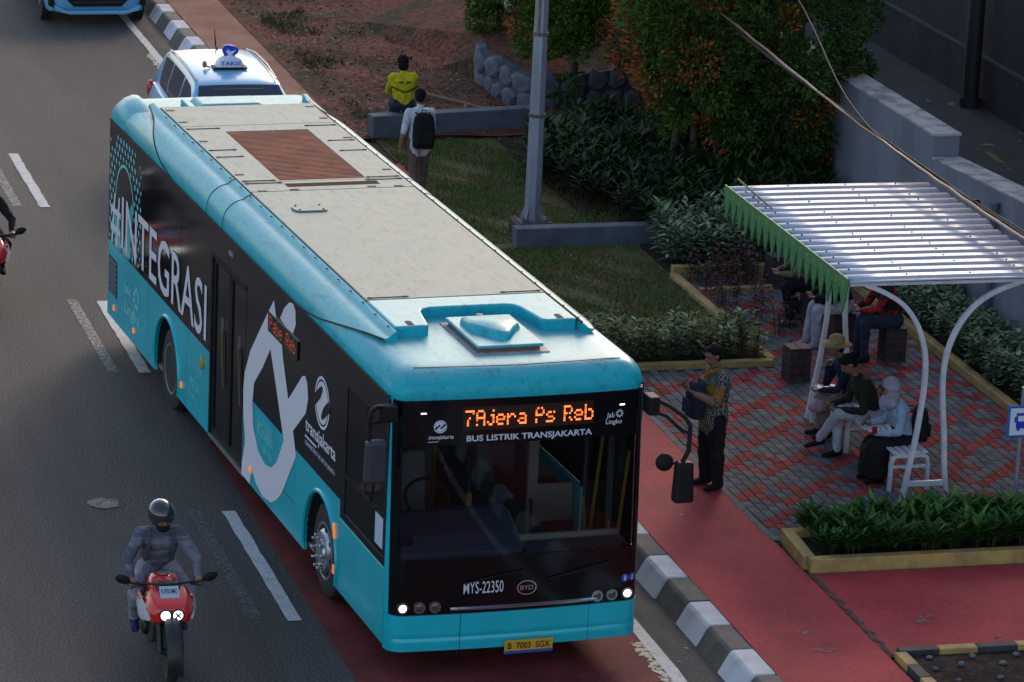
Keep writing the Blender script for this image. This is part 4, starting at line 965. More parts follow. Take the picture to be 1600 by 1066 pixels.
def make_taxi(label, loc, plate):
    t = thing('taxi', label, 'taxi', loc, 0, 'light blue taxis')
    mb = MB(); rings = []
    for i in range(45):
        y = 4.40*i/44; w_, z0, z1 = car_section(y); h = z1-z0
        half = [(w_*.80,z0),(w_*.95,z0+.04*h),(w_,z0+.25*h),(w_*.995,z0+.55*h),(w_*.965,z0+.80*h),(w_*.90,z1-.03*h),(w_*.72,z1),(w_*.35,z1+.012),(0,z1+.016)]
        rings.append([(x,y,z) for x,z in half]+[(-x,y,z) for x,z in half[-2::-1]])
    mb.loft(rings); body = mb.build('body', M['taxi'], t, smooth=40)
    # greenhouse: ring sections from cowl to tail
    G_ = [(.98,.80,1.02,1.03),(1.25,.79,1.03,1.24),(1.50,.775,1.03,1.43),(1.74,.755,1.04,1.585),(1.90,.75,1.05,1.625),(2.4,.745,1.06,1.665),(3.1,.745,1.08,1.675),(3.7,.735,1.09,1.655),(4.02,.72,1.10,1.60),(4.22,.70,1.10,1.36),(4.32,.69,1.10,1.12)]
    mb = MB(); rings = []
    for (y,w_,z0,z1) in G_:
        h = max(z1-z0, .005); wt = w_-.165*min(1, h/.6)
        half = [(w_,z0),(w_-.03*min(1,h/.6),z0+.35*h),(wt+.045,z0+.82*h),(wt,z0+.95*h),(wt-.08,z1-.003),(wt*.5,z1+.012),(0,z1+.016)]
        rings.append([(x,y,z) for x,z in half]+[(-x,y,z) for x,z in half[-2::-1]])
    mb.loft(rings, caps=True); cab = mb.build('cabin', M['taxi'], t, smooth=40)
    def gz(y):
        for a, b in zip(G_[:-1], G_[1:]):
            if a[0] <= y <= b[0]:
                k = (y-a[0])/(b[0]-a[0]); return [a[i]+(b[i]-a[i])*k for i in (1,2,3)]
    mb = MB(); vs = []; n = 9
    for j in range(7):
        y = 1.02+.70*j/6; w_, z0, z1 = gz(y); wt = (w_-.165*min(1,(z1-z0)/.6))-.05
        for i in range(n): u = -1+2*i/(n-1); vs.append((u*wt, y-.012, z1+.016-.010*u*u+.008))
    mb.add(vs, [(j*n+i,j*n+i+1,(j+1)*n+i+1,(j+1)*n+i) for j in range(6) for i in range(n-1)]); ws = mb.build('windscreen', M['cglass'], t, smooth=60)
    mb = MB(); mb.box(-.36,.34,1.62,1.63,1.512,1.555); mb.build('sun_strip', mat('green_strip', (.06,.13,.09), .4), ws)
    for s in (-1, 1):
        for (y0,y1) in ((1.52,2.34),(2.42,3.18),(3.26,3.86)):
            vs = []
            for k in range(5):
                for i in range(5):
                    y = y0+(y1-y0)*i/4; w_, z0, z1 = gz(y); h = z1-z0; f = .10+.74*k/4
                    if y < 1.8: f *= min(1, (y-1.0)/.78)
                    wt = w_-.165*min(1, h/.6)
                    x = (w_+(w_-.03-w_)*f/.35) if f < .35 else (w_-.03+(wt+.045-w_+.03)*(f-.35)/.47)
                    vs.append((s*(x+.006), y, z0+f*h))
            fs = [(a*5+b,a*5+b+1,(a+1)*5+b+1,(a+1)*5+b) for a in range(4) for b in range(4)]
            if s > 0: fs = [f[::-1] for f in fs]
            mb = MB(); mb.add(vs, [f[::-1] for f in fs]); mb.build('side_window', M['cglass'], t, smooth=60)
        mb = MB(); mb.tube([(s*.56,1.85,1.635),(s*.575,2.6,1.69),(s*.57,3.4,1.685),(s*.55,3.95,1.62)], .014, 6); mb.build('roof_rail', mat('trim_gold', (.42,.40,.36), .4), cab, smooth=60)
        mb = MB(); mb.ball((s*.98,1.36,1.08), (.11,.07,.075), 12, 8); mb.tube([(s*.82,1.38,1.06),(s*.93,1.37,1.07)], .025, 6); mb.build('wing_mirror', M['taxi'], t, smooth=60)
        mb = MB(); mb.prism([(s*.52,.66),(s*.80,.70),(s*.80,.80),(s*.55,.75)], 'y', .02, .20); mb.build('headlight', M['lens'], t, bevel=.02)
        mb = MB(); mb.prism([(s*.70,.30),(s*.82,.34),(s*.82,.50),(s*.74,.46)], 'y', .015, .14); mb.build('fog_lamp_bezel', M['black'], t, bevel=.015)
        mb = MB(); mb.ball((s*.79,4.24,1.0), (.05,.08,.13), 10, 7); mb.build('tail_lamp', M['tail'], t, smooth=60)
        mb = MB(); mb.tube([(s*.868,1.2,.72),(s*.870,4.0,.76)], .008, 5); mb.build('door_seam', M['seam'], body)
        for yy in (.78,3.45):
            w2 = thing('wheel', None, None); w2.parent = t; w2.location = (s*.80,yy,.305)
            mb = MB(); mb.lathe([(.19,s*.06),(.24,s*.075),(.29,s*.06),(.305,s*.03),(.305,-s*.10),(.19,-s*.11)], 28, 'x'); mb.build('tyre', M['rubber'], w2, smooth=35)
            mb = MB(); mb.lathe([(.195,s*.062),(.18,s*.05),(.06,s*.07),(.001,s*.07)], 24, 'x'); rm = mb.build('rim', M['alu'], w2, smooth=35)
            mb = MB(); mb.lathe([(.315,s*.066),(.345,s*.068),(.345,-s*.1),(.315,-s*.1)], 28, 'x'); mb.build('arch_liner', M['arch'], w2)
    mb = MB(); mb.prism([(-.44,.72),(.44,.72),(.58,.50),(.40,.33),(-.40,.33),(-.58,.50)], 'y', -.012, .10); gl = mb.build('grille', M['black'], t, bevel=.012)
    for k in range(5):
        mb = MB(); z = .40+k*.062; mb.box(-.42-.02*k,.42+.02*k,-.022,.02,z,z+.012); mb.build('grille_bar', mat('grille_bar', (.05,.05,.055), .4), gl)
    mb = MB(); mb.prism([(-.74,.36),(-.50,.26),(.50,.26),(.74,.36),(.70,.26),(.46,.20),(-.46,.20),(-.70,.26)], 'y', -.03, .16); mb.build('lower_lip', M['taxi'], t, bevel=.012)
    mb = MB(); mb.box(-.215,.215,-.034,-.022,.48,.615); p_ = mb.build('number_plate', M['plate_y'], t)
    uv, fs = text_mesh(plate, .37, .07, .015); flat_obj('lettering', uv, fs, lambda u, v: (-.185+u,-.0365,.53+v), M['blacktxt'], p_)
    mb = MB(); mb.tube([(0.08,3.75,1.66),(.08,3.86,1.70),(.08,3.98,1.92)], [.02,.012,.005], 6); mb.build('antenna', M['black'], t)
    # illuminated roof sign
    sg = MB(); half = arc(0,0,.20,0,180,14,.17); sg.loft([[(x*k,2.42+dy,1.705+z*k) for x,z in half] for dy, k in ((-.09,.80),(-.06,.97),(0,1),(.06,.97),(.09,.80))]); sgo = sg.build('roof_sign', M['signw'], t, smooth=40)
    mb = MB(); mb.box(-.24,.24,2.30,2.54,1.685,1.703); mb.build('sign_base', M['black'], sgo)
    uv, fs = text_mesh('TAKSI', .28, .055, .02); flat_obj('lettering', uv, fs, lambda u, v: (-.14+u,2.322+.15*v,1.735+v), M['royal'], sgo)
    blob = [(-.115,.10),(-.085,.15),(-.02,.165),(.075,.14),(.125,.09),(.11,.04),(.03,-.04),(-.02,-.06),(-.06,-.03),(-.10,.04)]
    mb = MB(); mb.prism([(x,1.86+z*.95) for x,z in blob], 'y', 2.37, 2.43); eb = mb.build('emblem', M['royal'], sgo, bevel=.008)
    bird = [(-.075,.09),(-.03,.06),(-.045,.115),(0,.07),(.03,.075),(.085,.09),(.04,.035),(.0,.0),(-.03,.02)]
    mb = MB(); mb.add([(x,2.366,1.86+z*.95) for x,z in bird], [tuple(range(len(bird)))]); mb.build('emblem_bird', M['signw'], eb)
    mb = MB(); mb.tube([(-.27,2.42,1.69),(-.33,2.42,1.71)], .012, 6); mb.ball((-.35,2.42,1.735), (.035,.035,.05), 10, 6); mb.build('beacon', mat('amber_beacon', (.35,.17,.03), .4), sgo, smooth=60)
    return t
make_taxi('light blue taxi with a roof sign right behind the bus', (.97,16.95,0), 'B 3839 HUB')
make_taxi('light blue taxi at the top edge, only its grille and bumper in view', (.93,30.62,0), 'B 3839 HUD')

# ---------------------------------------------------------------- motorcycle
M['mred'] = mat('red_motorcycle_paint', (.62,.016,.014), .25, coat=.5)
M['mwhite'] = mat('white_motorcycle_paint', (.55,.54,.57), .35)
M['mblack'] = mat('engine_black', (.016,.016,.018), .5, var=.4, vscale=12)
M['drl'] = mat('headlight_glow', (1,1,1), .3, emit=(1,1,1), estr=1.2)
def make_moto(label, loc, rz, plate):
    t = thing('motorcycle', label, 'motorcycle', loc, rz, 'motorcycles on the road')
    for y in (0, 1.32):
        w_ = thing('wheel', None, None); w_.parent = t; w_.location = (0,y,.295)
        tw = .055 if y == 0 else .07
        mb = MB(); mb.lathe([(.215,-tw*.8),(.25,-tw),(.285,-tw*.55),(.295,0),(.285,tw*.55),(.25,tw),(.215,tw*.8)], 30, 'x'); mb.build('tyre', M['rubber'], w_, smooth=40)
        mb = MB(); mb.lathe([(.218,-.035),(.20,-.03),(.20,.03),(.218,.035)], 30, 'x'); 
        for k in range(5):
            q = k*1.2566; mb.tube([(0,.03*math.cos(q),.03*math.sin(q)),(0,.205*math.cos(q),.205*math.sin(q))], .018, 6)
        mb.lathe([(.04,-.06),(.04,.06)], 12, 'x'); mb.build('rim', M['mblack'], w_, smooth=40)
    mb = MB()
    for s in (-1, 1): mb.tube([(s*.095,.0,.295),(s*.095,.16,.62),(s*.09,.26,.86)], [.032,.028,.025], 8); mb.tube([(s*.095,-.0,.295),(s*.0,0,.295)], .02, 6)
    mb.build('fork', M['mblack'], t, smooth=50)
    mb = MB(); rings = []
    for i in range(13):
        q = RAD(-25+i*13); rings.append([(x, -.335*math.cos(q)*1.0+0.0, .295+.335*math.sin(q)+h) for x,h in ((-.075,-.02),(-.05,.012),(0,.022),(.05,.012),(.075,-.02))])
    mb.loft(rings, closed=False); mb.build('front_mudguard', M['mblack'], t, smooth=60)
    # headlight cowl
    mb = MB(); rings = []
    for (y,wt,wb,zt,zb) in ((-.02,.150,.125,.725,.60),(.03,.205,.17,.765,.575),(.14,.235,.195,.805,.56),(.28,.215,.19,.845,.60)):
        rings.append([(-wb,y,zb),(wb,y,zb),(wt,y,zb+.55*(zt-zb)),(wt*.72,y,zt),(-wt*.72,y,zt),(-wt,y,zb+.55*(zt-zb))])
    mb.loft(rings); cw = mb.build('headlight_cowl', M['mred'], t, smooth=30, bevel=.012)
    for s in (-1, 1):
        mb = MB(); mb.lathe([(.001,-.012),(.042,-.012),(.052,0),(.052,.03)], 20, 'y', (s*.058,-.025,.665)); hl = mb.build('headlight', M['drl'], cw, smooth=40)
        mb = MB(); mb.lathe([(.050,-.008),(.060,-.004),(.060,.03),(.050,.03)], 20, 'y', (s*.058,-.025,.665)); mb.build('headlight_rim', M['mblack'], hl, smooth=40)
        if s > 0:
            mb = MB()
            for q in (45,135): mb.T = Matrix.Translation((.058,-.040,.665)) @ Matrix.Rotation(RAD(q),4,'Y'); mb.box(-.036,.036,-.001,.001,-.008,.008)
            mb.T = Matrix.Identity(4); mb.build('headlight_cross', M['mblack'], hl)
        else:
            mb = MB(); uv, fs = ring2d(-.058,.665,.020,.028,6); mb.add([(u,-.040,v) for u,v in uv], fs); mb.build('headlight_ring', mat('grey_ring', (.25,.25,.25), .5), hl)
        mb = MB(); rg = []
        for (y,z,h,x) in ((.05,.64,.05,.20),(.25,.65,.11,.25),(.50,.62,.13,.24),(.72,.58,.05,.20)): rg.append([(s*x,y,z-h),(s*(x+.02),y,z),(s*x,y,z+h),(s*(x-.04),y,z)])
        mb.loft(rg); mb.build('side_shroud', M['mwhite'], t, smooth=40)
        mb = MB(); mb.tube([(s*.235,.28,.72),(s*.24,.50,.70),(s*.20,.66,.66)], .026, 6); mb.build('shroud_stripe', M['mred'], t, smooth=50)
        mb = MB(); mb.tube([(s*.22,.33,.84),(s*.33,.36,.86),(s*.37,.36,.88)], .009, 6); mb.ball((s*.41,.36,.90), (.075,.03,.045), 12, 7, rot=Matrix.Rotation(RAD(-s*20),3,'Y')); mb.build('mirror', M['black'], t, smooth=60)
        mb = MB(); mb.tube([(s*.26,.40,.84),(s*.36,.43,.83)], .019, 8); mb.build('grip', M['rubber'], t)
        mb = MB(); mb.tube([(s*.24,.36,.83),(s*.35,.34,.81)], .007, 6); mb.build('lever', M['mblack'], t)
        mb = MB(); mb.ball((s*.19,.2,.72), (.04,.025,.02), 8, 6); mb.build('indicator', mat('dim_amber', (.25,.08,.01), .4), t, smooth=60)
        mb = MB(); mb.tube([(s*.12,.85,.33),(s*.27,.86,.31)], .018, 6); mb.build('footpeg', M['mblack'], t)
    mb = MB(); mb.tube([(-.26,.40,.84),(-.14,.34,.85),(0,.31,.84),(.14,.34,.85),(.26,.40,.84)], .013, 8); mb.build('handlebar', M['mblack'], t, smooth=60)
    mb = MB(); mb.box(-.10,.10,.26,.34,.84,.885); mb.build('instrument', M['mblack'], t, bevel=.015)
    mb = MB(); mb.prism([(.10,.79),(.11,.78),(.22,.86),(.21,.87)], 'x', -.09, .09); p_ = mb.build('number_plate', mat('grey_plate', (.36,.43,.52), .5), t)
    uv, fs = text_mesh(plate, .15, .045, .012); flat_obj('lettering', uv, fs, lambda u, v: (-.075+u,.105+.95*(.04+v)-.004,.783+.72*(.04+v)+.008), M['blacktxt'], p_)
    mb = MB(); rings = []
    for (y,wd,z0,z1) in ((.36,.07,.70,.80),(.44,.14,.66,.86),(.58,.16,.66,.88),(.74,.13,.66,.85),(.84,.07,.68,.78)):
        rings.append([(-wd*.8,y,z0),(wd*.8,y,z0),(wd,y,z0+.5*(z1-z0)),(wd*.7,y,z1-.02),(0,y,z1),(-wd*.7,y,z1-.02),(-wd,y,z0+.5*(z1-z0))])
    mb.loft(rings); tk = mb.build('fuel_tank', M['mred'], t, smooth=60)
    mb = MB(); mb.lathe([(.055,0),(.055,.012),(.03,.016)], 16, 'z', (0,.56,.877)); mb.build('tank_cap', M['alu'], tk, smooth=40)
    mb = MB(); rings = [[(-w_,y,z-.05),(w_,y,z-.05),(w_*.9,y,z),(-w_*.9,y,z)] for (y,w_,z) in ((.80,.09,.76),(1.05,.14,.74),(1.4,.12,.80),(1.65,.07,.86))]; mb.loft(rings); mb.build('saddle', M['rubber'], t, bevel=.02)
    mb = MB(); rings = [[(-w_,y,z-.06),(w_,y,z-.06),(w_,y,z),(-w_,y,z)] for (y,w_,z) in ((1.1,.12,.70),(1.45,.11,.77),(1.72,.06,.84))]; mb.loft(rings); mb.build('tail_fairing', M['mred'], t, bevel=.02)
    mb = MB(); mb.box(-.14,.14,.42,.86,.24,.52,taper=.03); mb.ball((.15,.66,.34), (.05,.10,.10), 12, 8); mb.ball((-.15,.66,.34), (.05,.10,.10), 12, 8); mb.box(-.10,.10,.32,.48,.40,.64); mb.build('engine', M['mblack'], t, bevel=.02)
    mb = MB(); mb.tube([(.0,.25,.80),(.07,.55,.60),(.09,.9,.55),(.05,1.32,.30)], .028, 8); mb.tube([(0,.25,.80),(-.07,.55,.60),(-.09,.9,.55),(-.05,1.32,.30)], .028, 8); mb.build('frame', M['mblack'], t, smooth=60)
    mb = MB(); mb.tube([(.06,.35,.45),(.08,.40,.25),(.12,.9,.22),(.17,1.35,.32),(.18,1.6,.40)], [.025,.025,.03,.05,.05], 10); mb.build('exhaust', M['alu'], t, smooth=60)
    mb = MB(); mb.box(-.09,.09,.27,.31,.40,.62); mb.build('radiator', M['mblack'], t)
    return t
make_moto('red motorcycle with twin round headlights in front of the bus', (-3.25,.18,0), RAD(-2), 'B 3930 BMO')
make_moto('red motorcycle cut off by the left edge of the picture', (-3.19,13.2,0), RAD(-2), 'B 4417 TBL')

# ---------------------------------------------------------------- shelter
sh = thing('bus_shelter', 'white steel shelter with corrugated roof and green toothed fascia', 'shelter', (5.5,5.2,PZ))
ox, oy, oz = 5.5, 5.2, PZ
Lf = [(5.28,.22),(5.335,.6),(5.39,.95),(5.44,1.45),(5.44,1.75),(5.40,1.98),(5.30,2.22),(5.14,2.42),(4.92,2.56),(4.70,2.65)]
Rf = [(5.79,.22),(5.74,.6),(5.71,.95),(5.655,1.45),(5.655,1.75),(5.70,1.98),(5.81,2.22),(5.98,2.42),(6.20,2.55),(6.48,2.65)]
def smoothpath(p, n=4):
    out = []
    for i in range(len(p)-1):
        p0, p1, p2, p3 = p[max(i-1,0)], p[i], p[i+1], p[min(i+2,len(p)-1)]
        for k in range(n):
            t_ = k/n; out.append(tuple(.5*((2*b)+(c-a)*t_+(2*a-5*b+4*c-d_)*t_*t_+(-a+3*b-3*c+d_)*t_**3) for a,b,c,d_ in zip(p0,p1,p2,p3)))
    return out+[p[-1]]
for Y in (3.72, 6.80):
    fr = thing('arch_frame', None, None); fr.parent = sh
    for P_ in (Lf, Rf):
        pts = smoothpath(P_); rings = []
        for i, (x, z) in enumerate(pts):
            a = pts[max(i-1,0)]; b = pts[min(i+1,len(pts)-1)]; d_ = Vector((b[0]-a[0], b[1]-a[1])).normalized(); n_ = Vector((-d_.y,d_.x))*.025
            rings.append([(x+n_.x-ox,Y-.03-oy,z+n_.y-oz),(x-n_.x-ox,Y-.03-oy,z-n_.y-oz),(x-n_.x-ox,Y+.03-oy,z-n_.y-oz),(x+n_.x-ox,Y+.03-oy,z+n_.y-oz)])
        mb = MB(); mb.loft(rings); mb.build('arch_post', M['whitep'], fr, bevel=.006)
    mb = MB(); mb.box(5.33-ox,5.75-ox,Y-.02-oy,Y+.02-oy,.40-oz,.46-oz); mb.build('rung', M['whitep'], fr, bevel=.005)
    mb = MB(); mb.box(4.52-ox,6.90-ox,Y-.02-oy,Y+.02-oy,2.64-oz,2.675-oz); mb.build('rafter', M['whitep'], fr)
for x in (4.62,5.2,5.9,6.5,6.85):
    mb = MB(); mb.box(x-.025-ox,x+.025-ox,3.72-oy,7.78-oy,2.676-oz,2.69-oz); mb.build('purlin', M['whitep'], sh)
# corrugated sheets
rsh = random.Random(6); PITCH = .244; y = 3.66
for k in range(6):
    n = 3 if k < 5 else 2; mb = MB(); x1 = 6.95+rsh.uniform(-.03,.05); x0 = 4.50
    prof_ = []
    for i in range(n):
        yy = y+i*PITCH; prof_ += [(yy,.0),(yy+.085,.0),(yy+.11,.027),(yy+.215,.027),(yy+PITCH,.0)]
    prof_.append((y+n*PITCH+.03, .002))
    nx = 6; rings = []
    for j in range(nx+1):
        x = x0+(x1-x0)*j/nx; rings.append([(x-ox, a-oy, 2.695+b+.008*k*0-oz+.004*(k % 2)-.03*(x-5.7)**2*.15) for a, b in prof_])
    mb.loft(rings, closed=False); so_ = mb.build('roof_sheet', M['sheet'], sh, smooth=20)
    s_ = so_.modifiers.new('solid','SOLIDIFY'); s_.thickness = .004
    mb = MB()
    for i in range(n):
        for x in (4.62,5.2,5.9,6.5): 
            if rsh.random() < .7: mb.lathe([(.011,0),(.011,.008),(.004,.012)], 6, 'z', (x-ox+rsh.uniform(-.02,.02), y+i*PITCH+.16-oy, 2.723-oz+.004*(k%2)))
    o = mb.build('screw', M['brownd'], so_); o['kind'] = 'stuff'
    y += n*PITCH
# green fascia with pendant teeth
mb = MB(); NT = 18; y0, y1 = 3.66, 7.83; pt = (y1-y0)/NT; poly = [(y0,2.735),(y0,2.60)]
for i in range(NT):
    a = y0+i*pt
    poly += [(a+.004,2.60),(a+.03,2.585),(a+.022,2.545),(a+pt*.5,2.335),(a+pt-.022,2.545),(a+pt-.03,2.585),(a+pt-.004,2.60)]
poly += [(y1,2.60),(y1,2.735)]
mb.prism([(a-oy,b-oz) for a, b in poly], 'x', 4.475-ox, 4.492-ox); fb = mb.build('fascia_board', M['green'], sh)
for i in range(NT):
    a = y0+(i+.5)*pt; mb = MB()
    for (dz, r_) in ((2.665,.030),(2.625,.018)):
        mb.add([(4.4735-ox,a-oy-r_,dz-oz),(4.4735-ox,a-oy,dz-oz-r_),(4.4735-ox,a-oy+r_,dz-oz),(4.4735-ox,a-oy,dz-oz+r_)], [(0,3,2,1)])
    mb.build('ornament', M['orn'], fb)
mb = MB(); mb.tube([(4.6-ox,7.75-oy,2.82-oz),(4.62-ox,7.2-oy,2.78-oz),(4.63-ox,6.6-oy,2.755-oz)], .012, 6); mb.tube([(4.62-ox,7.2-oy,2.78-oz),(4.62-ox,7.2-oy,2.70-oz)], .008, 5); mb.build('conduit', M['wood'], sh)
# bench
bn = thing('bench', 'long white slatted bench under the shelter', 'bench', (5.5,5.4,PZ))
for Y in (4.12,5.5,6.65):
    mb = MB(); pts = [(-.215,0),(-.21,.30),(-.195,.37),(-.15,.395),(.15,.395),(.195,.37),(.21,.30),(.215,0)]; rings = []
    for i, (x, z) in enumerate(pts):
        a = pts[max(i-1,0)]; b = pts[min(i+1,len(pts)-1)]; d_ = Vector((b[0]-a[0], b[1]-a[1])).normalized(); n_ = Vector((-d_.y,d_.x))*.022
        rings.append([(x+n_.x,Y-.022-5.4,z+n_.y),(x-n_.x,Y-.022-5.4,z-n_.y),(x-n_.x,Y+.022-5.4,z-n_.y),(x+n_.x,Y+.022-5.4,z+n_.y)])
    mb.loft(rings); lg = mb.build('leg_frame', M['whitep'], bn, bevel=.005)
    mb = MB(); mb.box(-.20,.20,Y-.015-5.4,Y+.015-5.4,.26,.29); mb.build('crossbar', M['whitep'], lg)
for k in range(5):
    x = -.17+k*.085; mb = MB(); mb.box(x-.032,x+.032,4.10-5.4,6.68-5.4,.418,.44); mb.build('slat', M['whitep'], bn, bevel=.005)
# brick-patterned stools
M['stoolb'] = mat('dark_brick_stool', (.060,.030,.034), .75, var=.4, vscale=9, bump=.2)
M['stoolm'] = mat('dark_mortar', (.018,.014,.016), .9)
def stool(label, loc, rz=0):
    t = thing('stool', label, 'stool', loc, rz, 'dark brick stools')
    mb = MB(); mb.box(-.125,.125,-.125,.125,0,.405); mb.build('core', M['stoolm'], t)
    for r_ in range(4):
        for sx, sy in ((0,-1),(0,1),(-1,0),(1,0)):
            cuts = (-.132,-.02,.132) if r_ % 2 else (-.132,.045,.132)
            for a, b in zip(cuts[:-1], cuts[1:]):
                mb = MB(); z = .004+r_*.1
                if sy: mb.box(a+.004,b-.004,sy*.1255 if sy > 0 else -.135,.135 if sy > 0 else -.1255,z,z+.092)
                else: mb.box(sx*.1255 if sx > 0 else -.135,.135 if sx > 0 else -.1255,a+.004,b-.004,z,z+.092)
                mb.build('brick', M['stoolb'], t)
    for a, b in ((-.135,-.003),(.003,.135)):
        mb = MB(); mb.box(a,b,-.135,.135,.4055,.418); mb.build('top_slab', M['stoolb'], t, bevel=.004)
    return t
stool('empty dark brick-patterned stool in the middle of the paving', (5.66,8.32,PZ), .05)
stool('dark brick-patterned stool by the maroon plants at the back', (6.82,12.45,PZ), .05)
stool('dark stool under the person in the khaki jacket', (6.72,10.75,PZ), .1)
stool('dark stool under the person in white trousers', (6.72,9.72,PZ), .0)
stool('dark stool under the person in the red and black jacket', (7.12,9.02,PZ), .0)
# lamp post
lp = thing('lamp_post', 'galvanised octagonal steel lamp post on a dark plinth', 'lamp post', (4.36,15.42,PZ))
mb = MB(); mb.box(-.26,.26,-.26,.26,-.05,.17); mb.build('plinth', M['concdark'], lp, bevel=.015)
mb = MB(); mb.box(-.21,.21,-.21,.21,.171,.192); bp_ = mb.build('base_plate', M['rust'], lp, bevel=.004)
for sx in (-1,1):
    for sy in (-1,1):
        mb = MB(); mb.lathe([(.03,0),(.03,.03),(.014,.03),(.014,.06)], 6, 'z', (sx*.16,sy*.16,.192)); mb.build('anchor_bolt', M['rust'], bp_)
mb = MB()
for i in range(9): 
    q0 = i*math.pi/4
mb.lathe([(.125,.192),(.118,.30),(.105,1.6),(.092,3.2),(.075,6),(.06,9)], 8, 'z'); pole = mb.build('pole', M['steel'], lp)
for q in (45,135,225,315):
    mb = MB(); mb.T = Matrix.Rotation(RAD(q),4,'Z'); mb.prism([(.10,.193),(.19,.193),(.11,.40)], 'y', -.006, .006); mb.T = Matrix.Identity(4); mb.build('gusset', M['steel'], bp_)
for z in (1.62,2.72):
    mb = MB(); mb.lathe([(.112-.008*(z-1.6),z-.02),(.118-.008*(z-1.6),z-.015),(.118-.008*(z-1.6),z+.02),(.112-.008*(z-1.6),z+.025)], 8, 'z'); mb.build('strap', M['rust'], pole)
mb = MB(); mb.tube([(-.06,-.09,2.7),(-.06,-.09,3.2)], .02, 6); mb.build('conduit', M['wood'], pole)
mb = MB(); mb.tube([(0,0,9),(-.6,-.1,9.5),(-1.8,-.2,9.7)], .04, 8); mb.box(-2.6,-1.75,-.32,-.08,9.64,9.78); mb.build('lamp_arm', M['steel'], lp)
# bus stop sign at the right edge
sg = thing('bus_stop_sign', 'blue square bus stop sign at the right edge', 'sign', (6.25,3.2,PZ))
mb = MB(); mb.tube([(.12,.02,0),(.12,.02,1.4)], .025, 8); mb.build('post', M['steel'], sg, smooth=50)
mb = MB(); mb.box(-.055,.30,-.02,0,.86,1.21); bd = mb.build('board', mat('blue_sign', (.015,.12,.50), .4), sg, bevel=.01)
mb = MB(); mb.box(-.028,.273,-.024,-.021,.887,1.183); mb.build('panel', M['signw'], bd)
mb = MB(); mb.box(.04,.20,-.028,-.0245,.96,1.13); mb.box(.02,.04,-.028,-.0245,1.03,1.09); mb.box(.055,.085,-.028,-.0245,.935,.96); mb.box(.155,.185,-.028,-.0245,.935,.96); ic = mb.build('bus_pictogram', M['royal'], bd)
mb = MB(); mb.box(.06,.18,-.031,-.0285,1.04,1.10); mb.build('pictogram_window', M['signw'], ic)
# overhead cables
M['cable'] = mat('black_cable', (.014,.013,.014), .6, spec=.2); M['copper'] = mat('copper_brown_cable', (.20,.10,.07), .4)
def cab(label, pts, r, m, wob=.0, seed=0):
    rr = random.Random(seed); pp = smoothpath(pts, 14); mb = MB()
    pp = [(x+rr.uniform(-wob,wob), y, z+rr.uniform(-wob,wob)) for x,y,z in pp]
    mb.tube(pp, r, 6); o = mb.build('overhead_cable', m, None, smooth=60); return tag(o, label, 'cable', 'overhead cables')
cab('copper brown cable running alone above the tree', [(6.64,-2,3.06),(6.63,4.14,2.99),(6.66,9.36,3.04),(7.04,16.8,3.11),(7.4,30,3.4)], .017, M['copper'], .006, 1)
for k, lab in enumerate(('uppermost black cable of the bundle over the shelter', 'second black cable of the bundle over the shelter', 'third black cable of the bundle, sagging slightly', 'lowest black cable of the bundle over the shelter')):
    d_ = .022*k; bx = ((7.35,14.0,3.75),(7.36,14.0,3.73),(6.93,14.5,3.04),(6.95,14.6,3.0))[k]
    cab(lab, [(6.66+d_*.4,-2,3.10-d_),(6.68+d_*.4,4.14,3.03-d_-.01*(k%2)),(6.68,9.2,3.08-d_*.4),bx,(bx[0]+.5,20,bx[2]+(.9 if k < 2 else .1))], .011, M['cable'], .003, k+5)
for yb in (5.7, 3.6):
    mb = MB(); mb.lathe([(.05,-.02),(.05,.02)], 10, 'y', (0,0,0)); o = mb.build('cable_tie', M['black'], None); o.location = (6.69,yb,2.995); tag(o, 'small black tie round the cable bundle ' + ('near the wall step' if yb > 5 else 'close to the right edge'), 'cable tie')
# stick, sack, scraps on the earth bank
mb = MB(); mb.tube([(4.55,23.9,PZ+.15),(5.0,23.3,PZ+.12),(5.55,22.5,PZ+.10),(5.95,22.2,PZ+.12)], [.03,.028,.026,.02], 7); tag(mb.build('bamboo_stick', M['wood'], None, smooth=60), 'long dry stick lying on the earth bank', 'stick')
mb = stone_bm(.30,.24,.20,77); o = mb.build('plastic_sack', M['plastic'], None, smooth=60); o.location = (7.30,27.3,PZ+.80); tag(o, 'white plastic sack under the left tree', 'sack')
mb = stone_bm(.16,.14,.16,78); o = mb.build('plastic_sack', M['plastic'], None, smooth=60); o.location = (7.75,27.2,PZ+.84); tag(o, 'smaller white plastic sack beside the larger one', 'sack')
